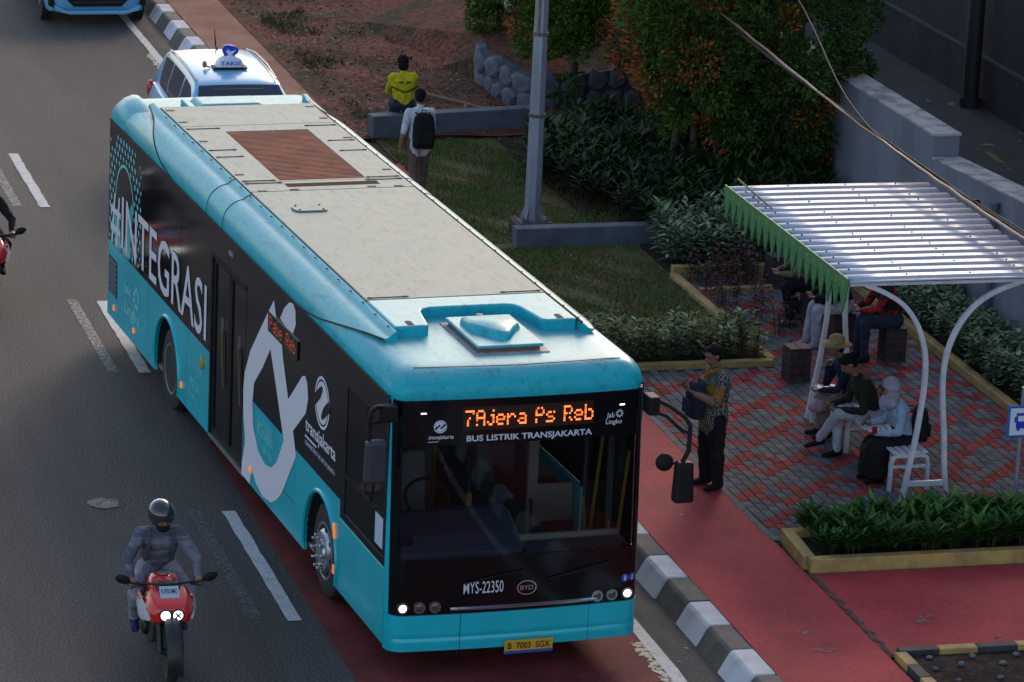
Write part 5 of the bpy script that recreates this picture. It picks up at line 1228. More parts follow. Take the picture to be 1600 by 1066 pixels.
# ---------------------------------------------------------------- vegetation
NR = np.random.default_rng(11)
M['leaf'] = mat('leaves', (.05,.09,.03), .65, attr='tint', spec=.12)
M['leafg'] = mat('glossy_leaves', (.05,.09,.03), .55, attr='tint', spec=.14)
M['bark'] = mat('bark', (.10,.055,.035), .85, var=.45, vscale=9, bump=.5, bscale=30)
def leaf_arrays(C, D, U, Ln, Wd, droop=.25, fold=.18):
    """lance-shaped leaves of four faces: C base points, D direction, U up-ish vector, length, width"""
    D = D/np.linalg.norm(D, axis=1, keepdims=True); Sd = np.cross(D, U); Sd /= np.linalg.norm(Sd, axis=1, keepdims=True)+1e-9; N_ = np.cross(Sd, D)
    Ln = Ln[:,None]; Wd = Wd[:,None]
    b = C; m = C+D*Ln*.45+N_*fold*Wd*-1; tip = C+D*Ln-N_*droop*Ln
    l = C+D*Ln*.42-Sd*Wd*.5; r = C+D*Ln*.42+Sd*Wd*.5; l2 = C+D*Ln*.78-Sd*Wd*.30-N_*droop*Ln*.55; r2 = C+D*Ln*.78+Sd*Wd*.30-N_*droop*Ln*.55
    m2 = C+D*Ln*.76-N_*droop*Ln*.5-N_*fold*Wd*.8
    V = np.stack([b,l,m,r,l2,m2,r2,tip], 1).reshape(-1,3); n = len(C); o = np.arange(n)[:,None]*8
    F = np.concatenate([o+np.array([[0,2,1]]), o+np.array([[0,3,2]]), o+np.array([[1,2,5]]), o+np.array([[1,5,4]]), o+np.array([[2,3,6]]), o+np.array([[2,6,5]]), o+np.array([[4,5,7]]), o+np.array([[5,6,7]])], 1).reshape(-1,3)
    return V, F, 8
def diamond_arrays(C, D, U, Ln, Wd):
    D = D/np.linalg.norm(D, axis=1, keepdims=True); Sd = np.cross(D, U); Sd /= np.linalg.norm(Sd, axis=1, keepdims=True)+1e-9; N_ = np.cross(Sd, D)
    Ln = Ln[:,None]; Wd = Wd[:,None]
    V = np.stack([C, C+D*Ln*.45-Sd*Wd*.5+N_*Wd*.12, C+D*Ln, C+D*Ln*.45+Sd*Wd*.5+N_*Wd*.12], 1).reshape(-1,3); o = np.arange(len(C))[:,None]*4
    F = np.concatenate([o+np.array([[0,1,2]]), o+np.array([[0,2,3]])], 1).reshape(-1,3)
    return V, F, 2
def tree(name, label, base, cz, rad, n_clump, per, seed, redfrac, green, trunks, cx=0, cy=0):
    r = np.random.default_rng(seed); rr = random.Random(seed)
    t = thing(name, label, 'tree', base, 0, 'trees with red young leaves')
    # clumps over the shell and through the volume of the crown
    q = r.normal(size=(n_clump,3)); q /= np.linalg.norm(q, axis=1, keepdims=True); rho = r.uniform(.35,1,(n_clump,1))**.5
    lump = 1+.16*np.sin(q[:,:1]*5+seed)+.14*np.sin(q[:,1:2]*7+q[:,2:3]*4)
    cl = q*rho*lump*np.array(rad)+np.array((cx,cy,cz)); cr = r.uniform(.17,.34,n_clump)*min(rad[0],1.0)
    n = n_clump*per; idx = np.repeat(np.arange(n_clump), per)
    u = r.normal(size=(n,3)); u /= np.linalg.norm(u, axis=1, keepdims=True)
    C = cl[idx]+u*(cr[idx]*r.uniform(.3,1,n)**.5)[:,None]
    out = (C-np.array((cx,cy,cz)))/np.array(rad); on = out/np.linalg.norm(out, axis=1, keepdims=True)
    D = u*.8+on*.7+np.array((0,0,.35))+r.normal(size=(n,3))*.45; U = on+r.normal(size=(n,3))*.7
    V, F, k = diamond_arrays(C, D, U, r.uniform(.06,.11,n), r.uniform(.028,.045,n))
    g = np.array(green)
    tone = r.uniform(.65,1.35,(n_clump,1)); col = g*tone[idx]*r.uniform(.7,1.35,(n,1))
    yl = r.random(n) < .10; col[yl] *= np.array((1.7,1.45,.8))
    # red and orange young growth: at the tips of some outer clumps
    depth = np.linalg.norm(out, axis=1); rc = (r.random(n_clump) < redfrac)[idx]; tips = rc & (depth > .80) & (((C-cl[idx])*on).sum(1) > .02) & (r.random(n) < .72)
    pal = np.array(((.32,.05,.02),(.38,.095,.02),(.26,.06,.025),(.30,.14,.03))); col[tips] = pal[r.integers(0,4,tips.sum())]*r.uniform(.7,1.2,(tips.sum(),1))
    link('crown', rawmesh('crown', V, F, M['leaf'], np.repeat(col, k, 0)), t)
    for (x0,y0,x1,y1,h) in trunks:
        mb = MB(); mb.tube([(x0,y0,-.05),(x0+.3*(x1-x0),y0,h*.4),(x1,y1,h),(x1*1.0+cx*.3,y1,cz+.5*rad[2])], [.075,.062,.05,.02], 8)
        for k_ in range(5):
            q_ = rr.uniform(0,6.28); z = rr.uniform(h*.7, cz); L_ = rad[0]*.8
            mb.tube([(x1,y1,z),(x1+.4*L_*math.cos(q_)+cx*.3,y1+.4*L_*math.sin(q_),z+.3),(x1+L_*math.cos(q_)+cx*.5,y1+L_*math.sin(q_),z+.75)], [.035,.024,.008], 6)
        mb.build('trunk', M['bark'], t, smooth=60)
    return t
tree('flowering_tree', 'dense dark tree beside the grey wall, red tips on its left', (8.05,16.3,PZ), 2.35, (1.12,1.15,1.95), 130, 300, 1, .16, (.036,.070,.014), [(0,0,.0,0,1.2),(.12,.1,.30,.1,1.2)], .12, 0)
tree('flowering_tree', 'broad tree covered in orange and red young leaves behind the shrubs', (7.05,16.9,PZ), 2.65, (1.08,1.1,1.75), 130, 300, 2, .46, (.050,.092,.016), [(0,0,0,0,1.4),(.32,-.2,.25,-.2,1.3),(.5,.1,.5,.1,1.3),(-.3,.1,-.2,.1,1.3)], 0, 0)
tree('flowering_tree', 'green tree directly behind the lamp post', (6.95,22.6,PZ+.1), 2.35, (1.15,.95,1.75), 110, 280, 3, .10, (.060,.115,.016), [(0,0,0,0,1.2)], 0, 0)
tree('flowering_tree', 'green tree left of the lamp post at the top edge', (6.75,26.3,PZ+.3), 1.9, (1.0,1.0,1.5), 100, 280, 4, .14, (.062,.118,.016), [(0,0,0,0,1.0)], 0, 0)
tree('flowering_tree', 'dark tree filling the top edge between the two red-tipped trees', (8.0,20.3,PZ), 2.6, (1.15,1.1,1.8), 110, 280, 5, .22, (.042,.080,.016), [(0,0,0,0,1.3)], 0, 0)

def plant_mesh(name, seed, h, spread, stems, per, ln, wd, cols, up=.35, droop=.3, m='leaf', stemcol=(.06,.05,.03), tipbright=1.25):
    r = np.random.default_rng(seed); C = []; D = []; U = []; L_ = []; W_ = []; K = []
    SV = []; SF = []; SK = []
    for s in range(stems):
        q = r.uniform(0,6.28); b = np.array((math.cos(q), math.sin(q), 0))*spread*r.uniform(.1,.55); t_ = b*r.uniform(1.2,1.9)+np.array((0,0,h*r.uniform(.72,1.08)))
        o = len(SV); SV += [b+(.006,0,0), b+(-.006,0,0), t_]; SF.append((o,o+1,o+2)); SK.append(stemcol)
        for i in range(per):
            f = .25+.75*(i+.5)/per; c = b+(t_-b)*f; a = i*2.4+q+r.uniform(-.4,.4)
            d = np.array((math.cos(a), math.sin(a), up+.9*(f > .85)*r.uniform(.3,1.1)+r.uniform(-.25,.25)))
            C.append(c); D.append(d); U.append((0,0,1) if abs(d[2]) < 2 else (1,0,0)); L_.append(ln*r.uniform(.65,1.15)*(1-.25*f)); W_.append(wd*r.uniform(.7,1.15))
            cc = np.array(cols[r.integers(len(cols))])*r.uniform(.75,1.2)*(tipbright if f > .8 else 1.0); K.append(cc)
    V, F, k = leaf_arrays(np.array(C), np.array(D), np.array(U, float), np.array(L_), np.array(W_), droop)
    K = np.repeat(np.array(K), k, 0)
    SV = np.array(SV); SF = np.array(SF)+len(V); V = np.concatenate([V, SV]); F = np.concatenate([F, SF]); K = np.concatenate([K, np.array(SK)])
    return rawmesh(name, V, F, M[m], K)
def plants(kind, label, group, meshes, spots, jitter, seed, smin=.85, smax=1.15, cat='plant'):
    r = random.Random(seed)
    for (x, y, z) in spots:
        o = link(kind, r.choice(meshes)); k = r.uniform(smin, smax)
        o.location = (x+r.uniform(-jitter,jitter), y+r.uniform(-jitter,jitter), z); o.rotation_euler = (0,0,r.uniform(0,6.28)); o.scale = (k,k,k*r.uniform(.9,1.1))
        tag(o, label, cat, group)
VAR = [(.14,.20,.11),(.19,.24,.14),(.08,.13,.055),(.11,.15,.07),(.28,.30,.19),(.06,.10,.04)]
hm = [plant_mesh('hedge_plant', 20+i, .46, .17, 7, 15, .15, .055, VAR) for i in range(5)]
plants('hedge_plant', 'pale variegated shrub in the hedge under the grey wall', 'hedge under the grey wall', hm, [(7.98+.22*k, 3.0+j*.27+.1*(k % 2), PZ+.02) for k in range(4) for j in range(38) if not (k == 3 and j % 2)], .07, 1)
plants('hedge_plant', 'tall pale variegated shrub behind the maroon plants', 'tall pale hedge at the back', [plant_mesh('hedge_plant', 30+i, .62, .18, 8, 17, .17, .06, VAR) for i in range(4)], [(5.72+.26*k, 13.3+.3*j, PZ+.02) for k in range(8) for j in range(4)], .08, 2)
MIX = VAR[:3]+[(.10,.12,.035),(.16,.14,.05),(.08,.10,.03)]
plants('hedge_plant', 'pale shrub in the low hedge behind the standing man', 'low hedge at the lawn', [plant_mesh('hedge_plant', 40+i, .44, .16, 8, 14, .14, .045, MIX) for i in range(4)], [(3.30+.235*k, 9.18+.27*j, PZ+.0) for k in range(10) for j in range(3)], .06, 3)
MAR = [(.055,.018,.022),(.075,.028,.03),(.04,.02,.022),(.10,.05,.05)]
plants('maroon_plant', 'dark maroon leafy plant in the bed beside the stools', 'maroon plants', [plant_mesh('maroon_plant', 50+i, .42, .20, 9, 11, .10, .035, MAR, up=.6) for i in range(4)], [(5.78,12.75,PZ),(6.05,12.7,PZ),(6.32,12.75,PZ),(6.58,12.75,PZ),(5.85,12.4,PZ),(6.15,12.45,PZ),(6.45,12.42,PZ),(5.80,11.9,PZ),(6.05,11.6,PZ),(5.72,11.4,PZ),(6.25,11.3,PZ),(5.74,10.8,PZ),(6.0,10.9,PZ),(6.30,10.55,PZ),(6.15,10.2,PZ),(5.75,10.2,PZ)], .05, 4)
GRN = [(.028,.085,.014),(.038,.105,.018),(.018,.055,.012),(.05,.125,.02),(.065,.14,.028)]
fm = [plant_mesh('leafy_plant', 60+i, .25, .15, 7, 12, .25, .050, GRN, up=.85, droop=.20, m='leafg') for i in range(5)]
plants('leafy_plant', 'glossy green strap-leaved plant in the yellow-edged planter', 'plants in the foreground planter', fm, [(3.90+.19*k, 2.0+.2*j, PZ+.06) for k in range(17) for j in range(4)], .07, 5, .8, 1.25)
DRK = [(.013,.032,.006),(.020,.045,.008),(.010,.022,.005),(.026,.052,.010),(.05,.065,.03)]
dm = [plant_mesh('dark_shrub', 70+i, .50, .26, 9, 14, .24, .052, DRK, up=.65, droop=.3, m='leafg') for i in range(5)]
sp = []
rdk = random.Random(12)
for j in range(18):
    y = 14.98+j*.30; x0 = 5.75+.25*math.sin(y*.9)-(.12*(y-15) if y < 18 else .36)+(.25*(y-18) if y > 18 else 0)
    for k in range(9):
        x = x0+k*.32+rdk.uniform(-.06,.06)
        if x < 8.5: sp.append((x, y, PZ+.04*k))
plants('dark_shrub', 'dark long-leaved shrub in the thick bed under the trees', 'shrub bed under the trees', dm, sp, .07, 6, .85, 1.3, 'shrub')
sheet('shrub_bed', 5.3, 8.64, 14.9, 21.6, PZ+.003, M['darksoil'])

# grass blades on the lawn, weeds and leaf litter on the earth bank
def scatter_blades(name, label, areas, n, h, wd, cols, seed, cat='grass', maskf=None):
    r = np.random.default_rng(seed); P_ = []
    ar = np.array([(b-a)*(d_-c) for a,b,c,d_,z in areas]); ar = ar/ar.sum()
    for (a,b,c,d_,z), f in zip(areas, ar):
        m_ = int(n*f); P_.append(np.stack([r.uniform(a,b,m_), r.uniform(c,d_,m_), np.full(m_, z)], 1))
    P_ = np.concatenate(P_)
    dens = np.sin(P_[:,0]*3.1+1)*np.sin(P_[:,1]*1.9)+.5*np.sin(P_[:,0]*7.3+P_[:,1]*5.1)+r.normal(size=len(P_))*.5
    keep = dens > -.55
    if maskf is not None: keep &= maskf(P_[:,0], P_[:,1])
    P_ = P_[keep]; dens = dens[keep]
    n = len(P_); q = r.uniform(0,6.28,n); hh = h*r.uniform(.4,1.2,n); ln = r.normal(size=(n,2))*.5
    sx = np.stack([np.cos(q), np.sin(q), np.zeros(n)], 1)*wd*.5
    tip = P_+np.stack([ln[:,0]*hh, ln[:,1]*hh, hh], 1)
    V = np.stack([P_-sx, P_+sx, tip], 1).reshape(-1,3); F = np.arange(n*3).reshape(-1,3)
    c = np.array(cols)[np.where(dens+r.normal(size=n)*.6 > .1, 0, 1)+2*(r.random(n) < .25)]*r.uniform(.6,1.4,(n,1))
    o = link(name, rawmesh(name, V, F, M['leaf'], c)); return tag(o, label, cat, None, 'stuff')
LG = [(.095,.145,.03),(.17,.125,.055),(.125,.18,.04),(.14,.105,.05)]
scatter_blades('grass', 'short patchy lawn grass between the low walls', [(3.5,5.55,9.75,14.65,PZ-.006),(3.52,7.2,14.9,21.0,PZ-.006)], 75000, .05, .012, LG, 1)
WG = [(.045,.075,.025),(.09,.07,.04),(.06,.09,.035),(.05,.07,.03)]
def weedmask(x, y): return (np.sin(x*2.3+y*.7)*np.sin(y*1.1-x*.6)+.35*np.sin(x*6)*np.sin(y*5)) > .28
scatter_blades('weeds', 'low weeds growing in patches on the bare red earth', [(3.5,8.3,21.6,36,PZ+.03)], 42000, .09, .022, WG, 2, 'weeds', weedmask)
def litter(name, label, area, n, cols, s0, s1, seed, zf):
    r = np.random.default_rng(seed); x = r.uniform(area[0], area[1], n); y = r.uniform(area[2], area[3], n)
    z = np.array([zf(a, b) for a, b in zip(x, y)])+r.uniform(.006,.03,n)
    C = np.stack([x,y,z], 1); D = r.normal(size=(n,3))*np.array((1,1,.25)); U = np.array((0,0,1.))+r.normal(size=(n,3))*.3
    V, F, k = diamond_arrays(C, D, U, r.uniform(s0,s1,n), r.uniform(s0*.5,s1*.6,n))
    c = np.array(cols)[r.integers(0,len(cols),n)]*r.uniform(.6,1.3,(n,1))
    o = link(name, rawmesh(name, V, F, M['leaf'], np.repeat(c, k, 0))); return tag(o, label, 'leaf litter', None, 'stuff')
litter('leaf_litter', 'dry leaves and crumbs of soil scattered over the red earth bank', (3.3,8.5,21.3,37), 6500, [(.17,.09,.06),(.10,.05,.035),(.26,.17,.13),(.055,.035,.028),(.15,.06,.04)], .03, .10, 3, bank)
litter('leaf_litter', 'few dry leaves fallen on the lawn', (3.5,6.2,9.6,21), 500, [(.20,.13,.06),(.14,.07,.04),(.3,.25,.12)], .02, .05, 4, lambda a, b: PZ)
# single fallen leaves and scraps along the gutter and on the pavement
rlf = random.Random(44)
for k in range(26):
    mb = MB(); q = rlf.uniform(.02,.05); mb.add([(-q,0,.002),(0,-q*.4,.010),(q,0,.004),(0,q*.4,.012)], [(0,1,2,3)])
    o = mb.build('fallen_leaf', rlf.choice([M['mud'], M['wood'], M['plastic']])); on_road = k < 12
    o.location = (rlf.uniform(1.62,1.9) if k < 7 else rlf.uniform(-3.8,-2), rlf.uniform(-1.5,14) if k < 7 else rlf.uniform(5,27), .008) if on_road else (rlf.uniform(2.5,7.4), rlf.uniform(-.5,9), PZ+.006)
    o.rotation_euler = (0,0,rlf.uniform(0,6))
    tag(o, 'tiny pale scrap or dry leaf on the roadway' if on_road else 'tiny pale scrap or dry leaf on the pavement', 'leaf', 'scattered dry leaves')
# ---------------------------------------------------------------- people
def V3(*a): return Vector(a)
def body_mesh(name, J, mats, k=.93, voxel=.0095, skirt=None, hem=None, bulk=1.0, leg=1.12):
    """one continuous figure. J: joints in local metres, facing -y. mats: dict of region -> material.
    regions: skin, top, sleeve (lower arm), hand, bottom, shin, shoe, dark (eyes, brows), lip"""
    names = ['skin','top','sleeve','hand','bottom','shin','shoe','dark','lip','sole']
    mi = {n: i for i, n in enumerate(names)}
    mb = MB(); cls = []
    def seg(a, b, ra, rb, reg, n=10, extra=()):
        a, b = Vector(a), Vector(b); d_ = (b-a).normalized()
        mb.tube([a-d_*ra*.55, a-d_*ra*.25, a, b, b+d_*rb*.25, b+d_*rb*.55], [ra*.55,ra*.9,ra,rb,rb*.9,rb*.55], n); cls.append((a, b, ra, rb, mi[reg]))
    pel, ch, nk, hd = [Vector(J[x]) for x in ('pelvis','chest','neck','head')]
    shr, shl = Vector(J['sh_r']), Vector(J['sh_l']); Rv = (shr-shl).normalized()
    up = (ch-pel).normalized(); fw = up.cross(Rv).normalized(); fw = -fw if fw.y > 0 and not J.get('back') else fw
    hipw = (Vector(J['hip_r'])-Vector(J['hip_l'])).normalized()
    # torso as flattened rings
    rows = [(pel-up*.09*k, .125, .085, hipw), (pel-up*.03*k, .165, .118, hipw), (pel+up*.05*k, .160, .115, hipw), (pel.lerp(ch,.40), .142*bulk, .105*bulk, hipw.lerp(Rv,.4)),
            (pel.lerp(ch,.70), .152*bulk, .112*bulk, hipw.lerp(Rv,.7)), (ch, .172*bulk, .118*bulk, Rv), (ch+up*.07*k, .178, .105, Rv), (ch+up*.125*k, .145, .080, Rv), (ch.lerp(nk,.85)+up*.0, .075, .062, Rv)]
    rings = []
    for i, (p, rx, ry, rv) in enumerate(rows):
        rv = Vector(rv).normalized(); f_ = up.cross(rv).normalized()
        rings.append([tuple(p+rv*(math.cos(q)*rx*k)+f_*(math.sin(q)*ry*k)) for q in [2*math.pi*j/16 for j in range(16)]])
    mb.loft(rings); cls.append((pel+up*.06*k, ch+up*.06*k, .13*k, .14*k, mi['top'])); cls.append((pel-hipw*.06*k, pel+hipw*.06*k, .115*k, .115*k, mi['bottom'])); cls.append((shr, shl, .075*k, .075*k, mi['top']))
    seg(ch+up*.08*k, hd-up*.02*k, .058*k, .052*k, 'skin')
    for s in ('r','l'):
        sh, el, wr = Vector(J['sh_'+s]), Vector(J['el_'+s]), Vector(J['wr_'+s])
        seg(ch+up*.05*k+(sh-(ch+up*.05*k))*.5, sh, .075*k, .066*k*bulk, 'top'); seg(sh, el, .058*k*bulk, .046*k*bulk, 'top'); seg(el, wr, .044*k*bulk, .030*k*bulk, 'sleeve')
        # hand
        hdv = Vector(J.get('hd_'+s, wr-el)).normalized(); nrm = Vector(J.get('hn_'+s, (0,0,-1))); nrm = (nrm-hdv*nrm.dot(hdv)).normalized(); lat = hdv.cross(nrm).normalized(); lat = lat if s == 'r' else -lat
        curl = J.get('curl_'+s, .6); pe = wr+hdv*.085*k
        rr = [[tuple(p+lat*(math.cos(q)*a*k)+nrm*(math.sin(q)*b*k)) for q in [2*math.pi*j/10 for j in range(10)]] for p, a, b in ((wr-hdv*.01,.026,.021),(wr+hdv*.03*k,.036,.018),(pe,.040,.015),(pe+hdv*.008*k,.030,.009))]
        mb.loft(rr); cls.append((wr+hdv*.02*k, pe, .032*k, .034*k, mi['hand']))
        for q, L_ in ((-.030,.062),(-.010,.072),(.011,.068),(.030,.054)):
            b0 = pe+lat*q*k-hdv*.006*k; m_ = b0+(hdv*math.cos(curl)+nrm*math.sin(curl))*L_*.5*k; e_ = m_+(hdv*math.cos(curl*2)+nrm*math.sin(curl*2))*L_*.5*k
            mb.tube([b0, m_, e_], [.0098*k,.0092*k,.0075*k], 6); cls.append((b0, e_, .01, .01, mi['hand']))
        tb = wr+hdv*.025*k-lat*.028*k; tm = tb+(hdv*.5-lat*.6+nrm*.35).normalized()*.04*k; te = tm+(hdv*.85+nrm*.5).normalized()*.034*k
        mb.tube([tb, tm, te], [.013*k,.011*k,.0085*k], 6); cls.append((tb, te, .011, .011, mi['hand']))
        hp, kn, an = Vector(J['hip_'+s]), Vector(J['kn_'+s]), Vector(J['an_'+s])
        seg(hp, kn, .088*k*max(bulk,1.05), .066*k*leg, 'bottom', 12); seg(kn, kn.lerp(an,.35), .064*k*leg, .062*k*leg, 'shin', 12); seg(kn.lerp(an,.3), an, .060*k*leg, .048*k*leg, 'shin', 12)
        tv = Vector(J.get('toe_'+s, (0,-1,0))).normalized(); fu = Vector((0,0,1)); fu = (fu-tv*fu.dot(tv)).normalized(); fl = tv.cross(fu)
        ss = [(a*1.08,b*1.12,c_*1.1,d_) for a,b,c_,d_ in [(-.07,.028,.030,.0),(-.05,.036,.045,-.008),(.0,.038,.048,-.008),(.06,.042,.034,-.022),(.12,.043,.027,-.030),(.165,.032,.020,-.036),(.18,.012,.010,-.038)]]
        base = an-Vector((0,0,.035*k))
        mb.loft([[tuple(base+tv*(a*k)+fl*(math.cos(q)*b*k)+fu*((c_+ math.sin(q)*d_)*k)) for q in [2*math.pi*j/12 for j in range(12)]] for a, b, d_, c_ in ss]); cls.append((base-tv*.04*k, base+tv*.13*k-fu*.02*k, .045*k, .036*k, mi['shoe'])); cls.append((base-tv*.05*k-fu*.062*k, base+tv*.14*k-fu*.068*k, .018, .012, mi['sole']))
    if skirt:                                   # long skirt or gown: rings from the waist to the hem
        for a, b in zip(skirt[:-1], skirt[1:]): cls.append((Vector(a[0]), Vector(b[0]), a[1]*.85, b[1]*.85, mi['bottom']))
        mb.loft([[tuple(Vector(c)+Vector((math.cos(q)*r_,math.sin(q)*r_*ry,math.sin(q*5)*.008))) for q in [2*math.pi*j/20 for j in range(20)]] for c, r_, ry in skirt])
    if hem:                                     # untucked shirt hem below the waist
        rings = []
        for dz, rx, ry in ((.10,.155,.125),(-.02,.178,.145),(-.11,.182,.148),(-.115,.165,.13)):
            p = pel+up*dz*k; f_ = up.cross(hipw).normalized(); rings.append([tuple(p+hipw*(math.cos(q)*rx*k*hem)+f_*(math.sin(q)*ry*k*hem)) for q in [2*math.pi*j/18 for j in range(18)]])
        mb.loft(rings); cls.append((pel+up*.08*k, pel-up*.09*k, .165*k*hem, .168*k*hem, mi['top']))
    # head with brow, nose, jaw, ears
    ff = Vector(J['face']).normalized(); uu = Vector(J.get('hup', (0,0,1))); uu = (uu-ff*uu.dot(ff)).normalized(); rt = ff.cross(uu)
    B = Matrix((rt, -ff, uu)).transposed()
    def hp_(x, y, z): return hd+rt*x*k+ff*y*k+uu*z*k
    mb.ball(tuple(hp_(0,-.012,.022)), (.076*k,.095*k,.095*k), 16, 12, rot=B); mb.ball(tuple(hp_(0,.022,-.045)), (.058*k,.066*k,.070*k), 14, 10, rot=B)
    mb.ball(tuple(hp_(0,.055,-.085)), (.028*k,.026*k,.022*k), 10, 8, rot=B)
    mb.tube([hp_(0,.082,.018), hp_(0,.103,-.022), hp_(0,.088,-.034)], [.010*k,.017*k,.012*k], 8); mb.ball(tuple(hp_(0,.080,-.060)), (.024*k,.012*k,.011*k), 8, 6, rot=B)
    for s in (-1, 1): mb.ball(tuple(hp_(s*.077,-.012,-.005)), (.012*k,.022*k,.032*k), 8, 6, rot=B); mb.ball(tuple(hp_(s*.03,.076,.026)), (.026*k,.012*k,.008*k), 8, 6, rot=B)
    cls.append((hp_(0,-.02,.02), hp_(0,.02,-.05), .088*k, .07*k, mi['skin'])); cls.append((hp_(0,.05,-.01), hp_(0,.09,-.05), .05*k, .03*k, mi['skin']))
    fine = [(hp_(s*.032,.084,.008), .011, mi['dark']) for s in (-1,1)]+[(hp_(s*.012,.094,-.062), .011, mi['lip']) for s in (-1,0,1)]
    ob = mb.build('tmp', [mats['skin']]); md = ob.modifiers.new('r','REMESH'); md.mode = 'VOXEL'; md.voxel_size = voxel
    sm = ob.modifiers.new('s','SMOOTH'); sm.factor = .5; sm.iterations = 2
    dg = bpy.context.evaluated_depsgraph_get(); me = bpy.data.meshes.new_from_object(ob.evaluated_get(dg)); old = ob.data; bpy.data.objects.remove(ob); bpy.data.meshes.remove(old)
    n = len(me.polygons); cen = np.empty(n*3, 'f4'); me.polygons.foreach_get('center', cen); cen = cen.reshape(-1,3)
    best = np.full(n, 9.); idx = np.zeros(n, 'i4')
    for a, b, ra, rb, m_ in cls:
        a = np.array(a); b = np.array(b); ab = b-a; L2 = max(1e-9, ab @ ab); t_ = np.clip((cen-a) @ ab/L2, 0, 1)
        d_ = np.linalg.norm(cen-(a+t_[:,None]*ab), axis=1)-(ra+(rb-ra)*t_); u_ = d_ < best; best[u_] = d_[u_]; idx[u_] = m_
    for p, r_, m_ in fine: idx[np.linalg.norm(cen-np.array(p), axis=1) < r_*k*1.15] = m_
    # cloth folds: push the cloth in and out along its normals
    nv = len(me.vertices); co = np.empty(nv*3, 'f4'); me.vertices.foreach_get('co', co); co = co.reshape(-1,3); nn = np.empty(nv*3, 'f4'); me.vertex_normals.foreach_get('vector', nn); nn = nn.reshape(-1,3)
    reg = np.zeros(nv, 'i4'); lv = np.empty(len(me.loops), 'i4'); me.loops.foreach_get('vertex_index', lv); lt = np.empty(n, 'i4'); me.polygons.foreach_get('loop_total', lt); reg[lv] = np.repeat(idx, lt)
    amt = np.where(np.isin(reg, [mi['top'], mi['bottom'], mi['sleeve'], mi['shin']]), .0055, 0.)
    if mats.get('sleeve') is mats['skin']: amt[reg == mi['sleeve']] = 0
    sd_ = sum(map(ord, name))+len(cls)
    w1 = np.sin(co[:,2]*46+6*np.sin(co[:,0]*13+sd_)+5*np.sin(co[:,1]*11)); w2 = np.sin(co[:,0]*38+co[:,2]*17+4*np.sin(co[:,1]*19+sd_)); w3 = np.sin(co[:,1]*33-co[:,2]*26+3*np.sin(co[:,0]*23))
    co += nn*((w1*.5+w2*.35+w3*.4)*amt)[:,None]; me.vertices.foreach_set('co', co.ravel())
    me.materials.clear()
    dflt = {'sleeve':'top','hand':'skin','shin':'bottom','dark':None,'lip':None,'sole':'shoe'}
    for nm in names:
        m_ = mats.get(nm) or (M['hair'] if nm == 'dark' else (M['lipm'] if nm == 'lip' else mats[dflt[nm]])); me.materials.append(m_)
    me.polygons.foreach_set('material_index', idx); me.polygons.foreach_set('use_smooth', np.ones(n, bool)); me.update(); me.name = name
    return me, hp_, B
M['lipm'] = mat('lips', (.18,.07,.055), .5)
def cloth(name, c, var=.3, vs=10, c2=None, **kw): return mat(name, c, .88, var=var, vscale=vs, bump=.6, bscale=16, col2=c2, spec=.2, **kw)
def hair_mesh(mb, hp_, B, k=.93, style='short'):
    if style == 'short':
        mb.ball(tuple(hp_(0,-.025,.045)), (.084*k,.096*k,.088*k), 18, 12, rot=B); mb.ball(tuple(hp_(0,-.055,.0)), (.078*k,.062*k,.085*k), 16, 10, rot=B); mb.ball(tuple(hp_(0,.035,.095)), (.060*k,.042*k,.028*k), 12, 8, rot=B)
    return mb
def lumpy(mb, amt, seed):
    r_ = random.Random(seed); mb.v = [(x+r_.uniform(-amt,amt), y+r_.uniform(-amt,amt), z+r_.uniform(-amt,amt)) for x,y,z in mb.v]; return mb
def person(label, loc, rz, J, mats, group=None, **kw):
    t = thing('person', label, 'person', loc, rz, group)
    me, hp_, B = body_mesh('body', J, mats, **kw); link('body', me, t)
    return t, hp_, B
def mirror_fill(J):
    for a in list(J):
        if a.endswith('_r') and a[:-2]+'_l' not in J: v = J[a]; J[a[:-2]+'_l'] = (-v[0],)+tuple(v[1:]) if isinstance(v, (tuple, list)) else v
    return J
def backpack(label, m, loc, rz, w_=.28, d_=.15, h=.42, tilt=0):
    t = thing('backpack', label, 'backpack', loc, rz); t.rotation_euler = (tilt,0,rz)
    mb = MB(); rings = []
    for z, kx, ky in ((-.5,.80,.70),(-.46,.95,.95),(-.2,1,1),(.15,.97,.95),(.36,.85,.8),(.46,.62,.55),(.5,.35,.3)):
        rings.append([(math.copysign(abs(math.cos(q))**.6, math.cos(q))*w_/2*kx, math.copysign(abs(math.sin(q))**.6, math.sin(q))*d_/2*ky, z*h) for q in [2*math.pi*j/18 for j in range(18)]])
    mb.loft(rings); b = mb.build('bag', m, t, smooth=60)
    mb = MB(); mb.box(-w_*.36,w_*.36,d_*.46,d_*.66,-h*.38,h*.02); mb.build('pocket', m, t, bevel=.02, bseg=3)
    mb = MB(); mb.tube([(-.03,-d_*.2,h*.46),(-.025,-d_*.2,h*.56),(.025,-d_*.2,h*.56),(.03,-d_*.2,h*.46)], .008, 6); mb.build('top_loop', m, t)
    for s in (-1, 1):
        mb = MB(); mb.tube([(s*w_*.28,-d_*.4,h*.44),(s*w_*.34,-d_*.9,h*.46),(s*w_*.40,-d_*1.75,h*.22),(s*w_*.42,-d_*1.55,-h*.15),(s*w_*.40,-d_*.5,-h*.38)], .016, 6, flat=.4); mb.build('strap', m, t, smooth=60)
    return t
def phone(label, loc, rot):
    mb = MB(); mb.box(-.034,.034,-.005,.005,-.07,.07); o = mb.build('phone', M['black'], None, bevel=.004); o.location = loc; o.rotation_euler = rot
    return tag(o, label, 'phone')
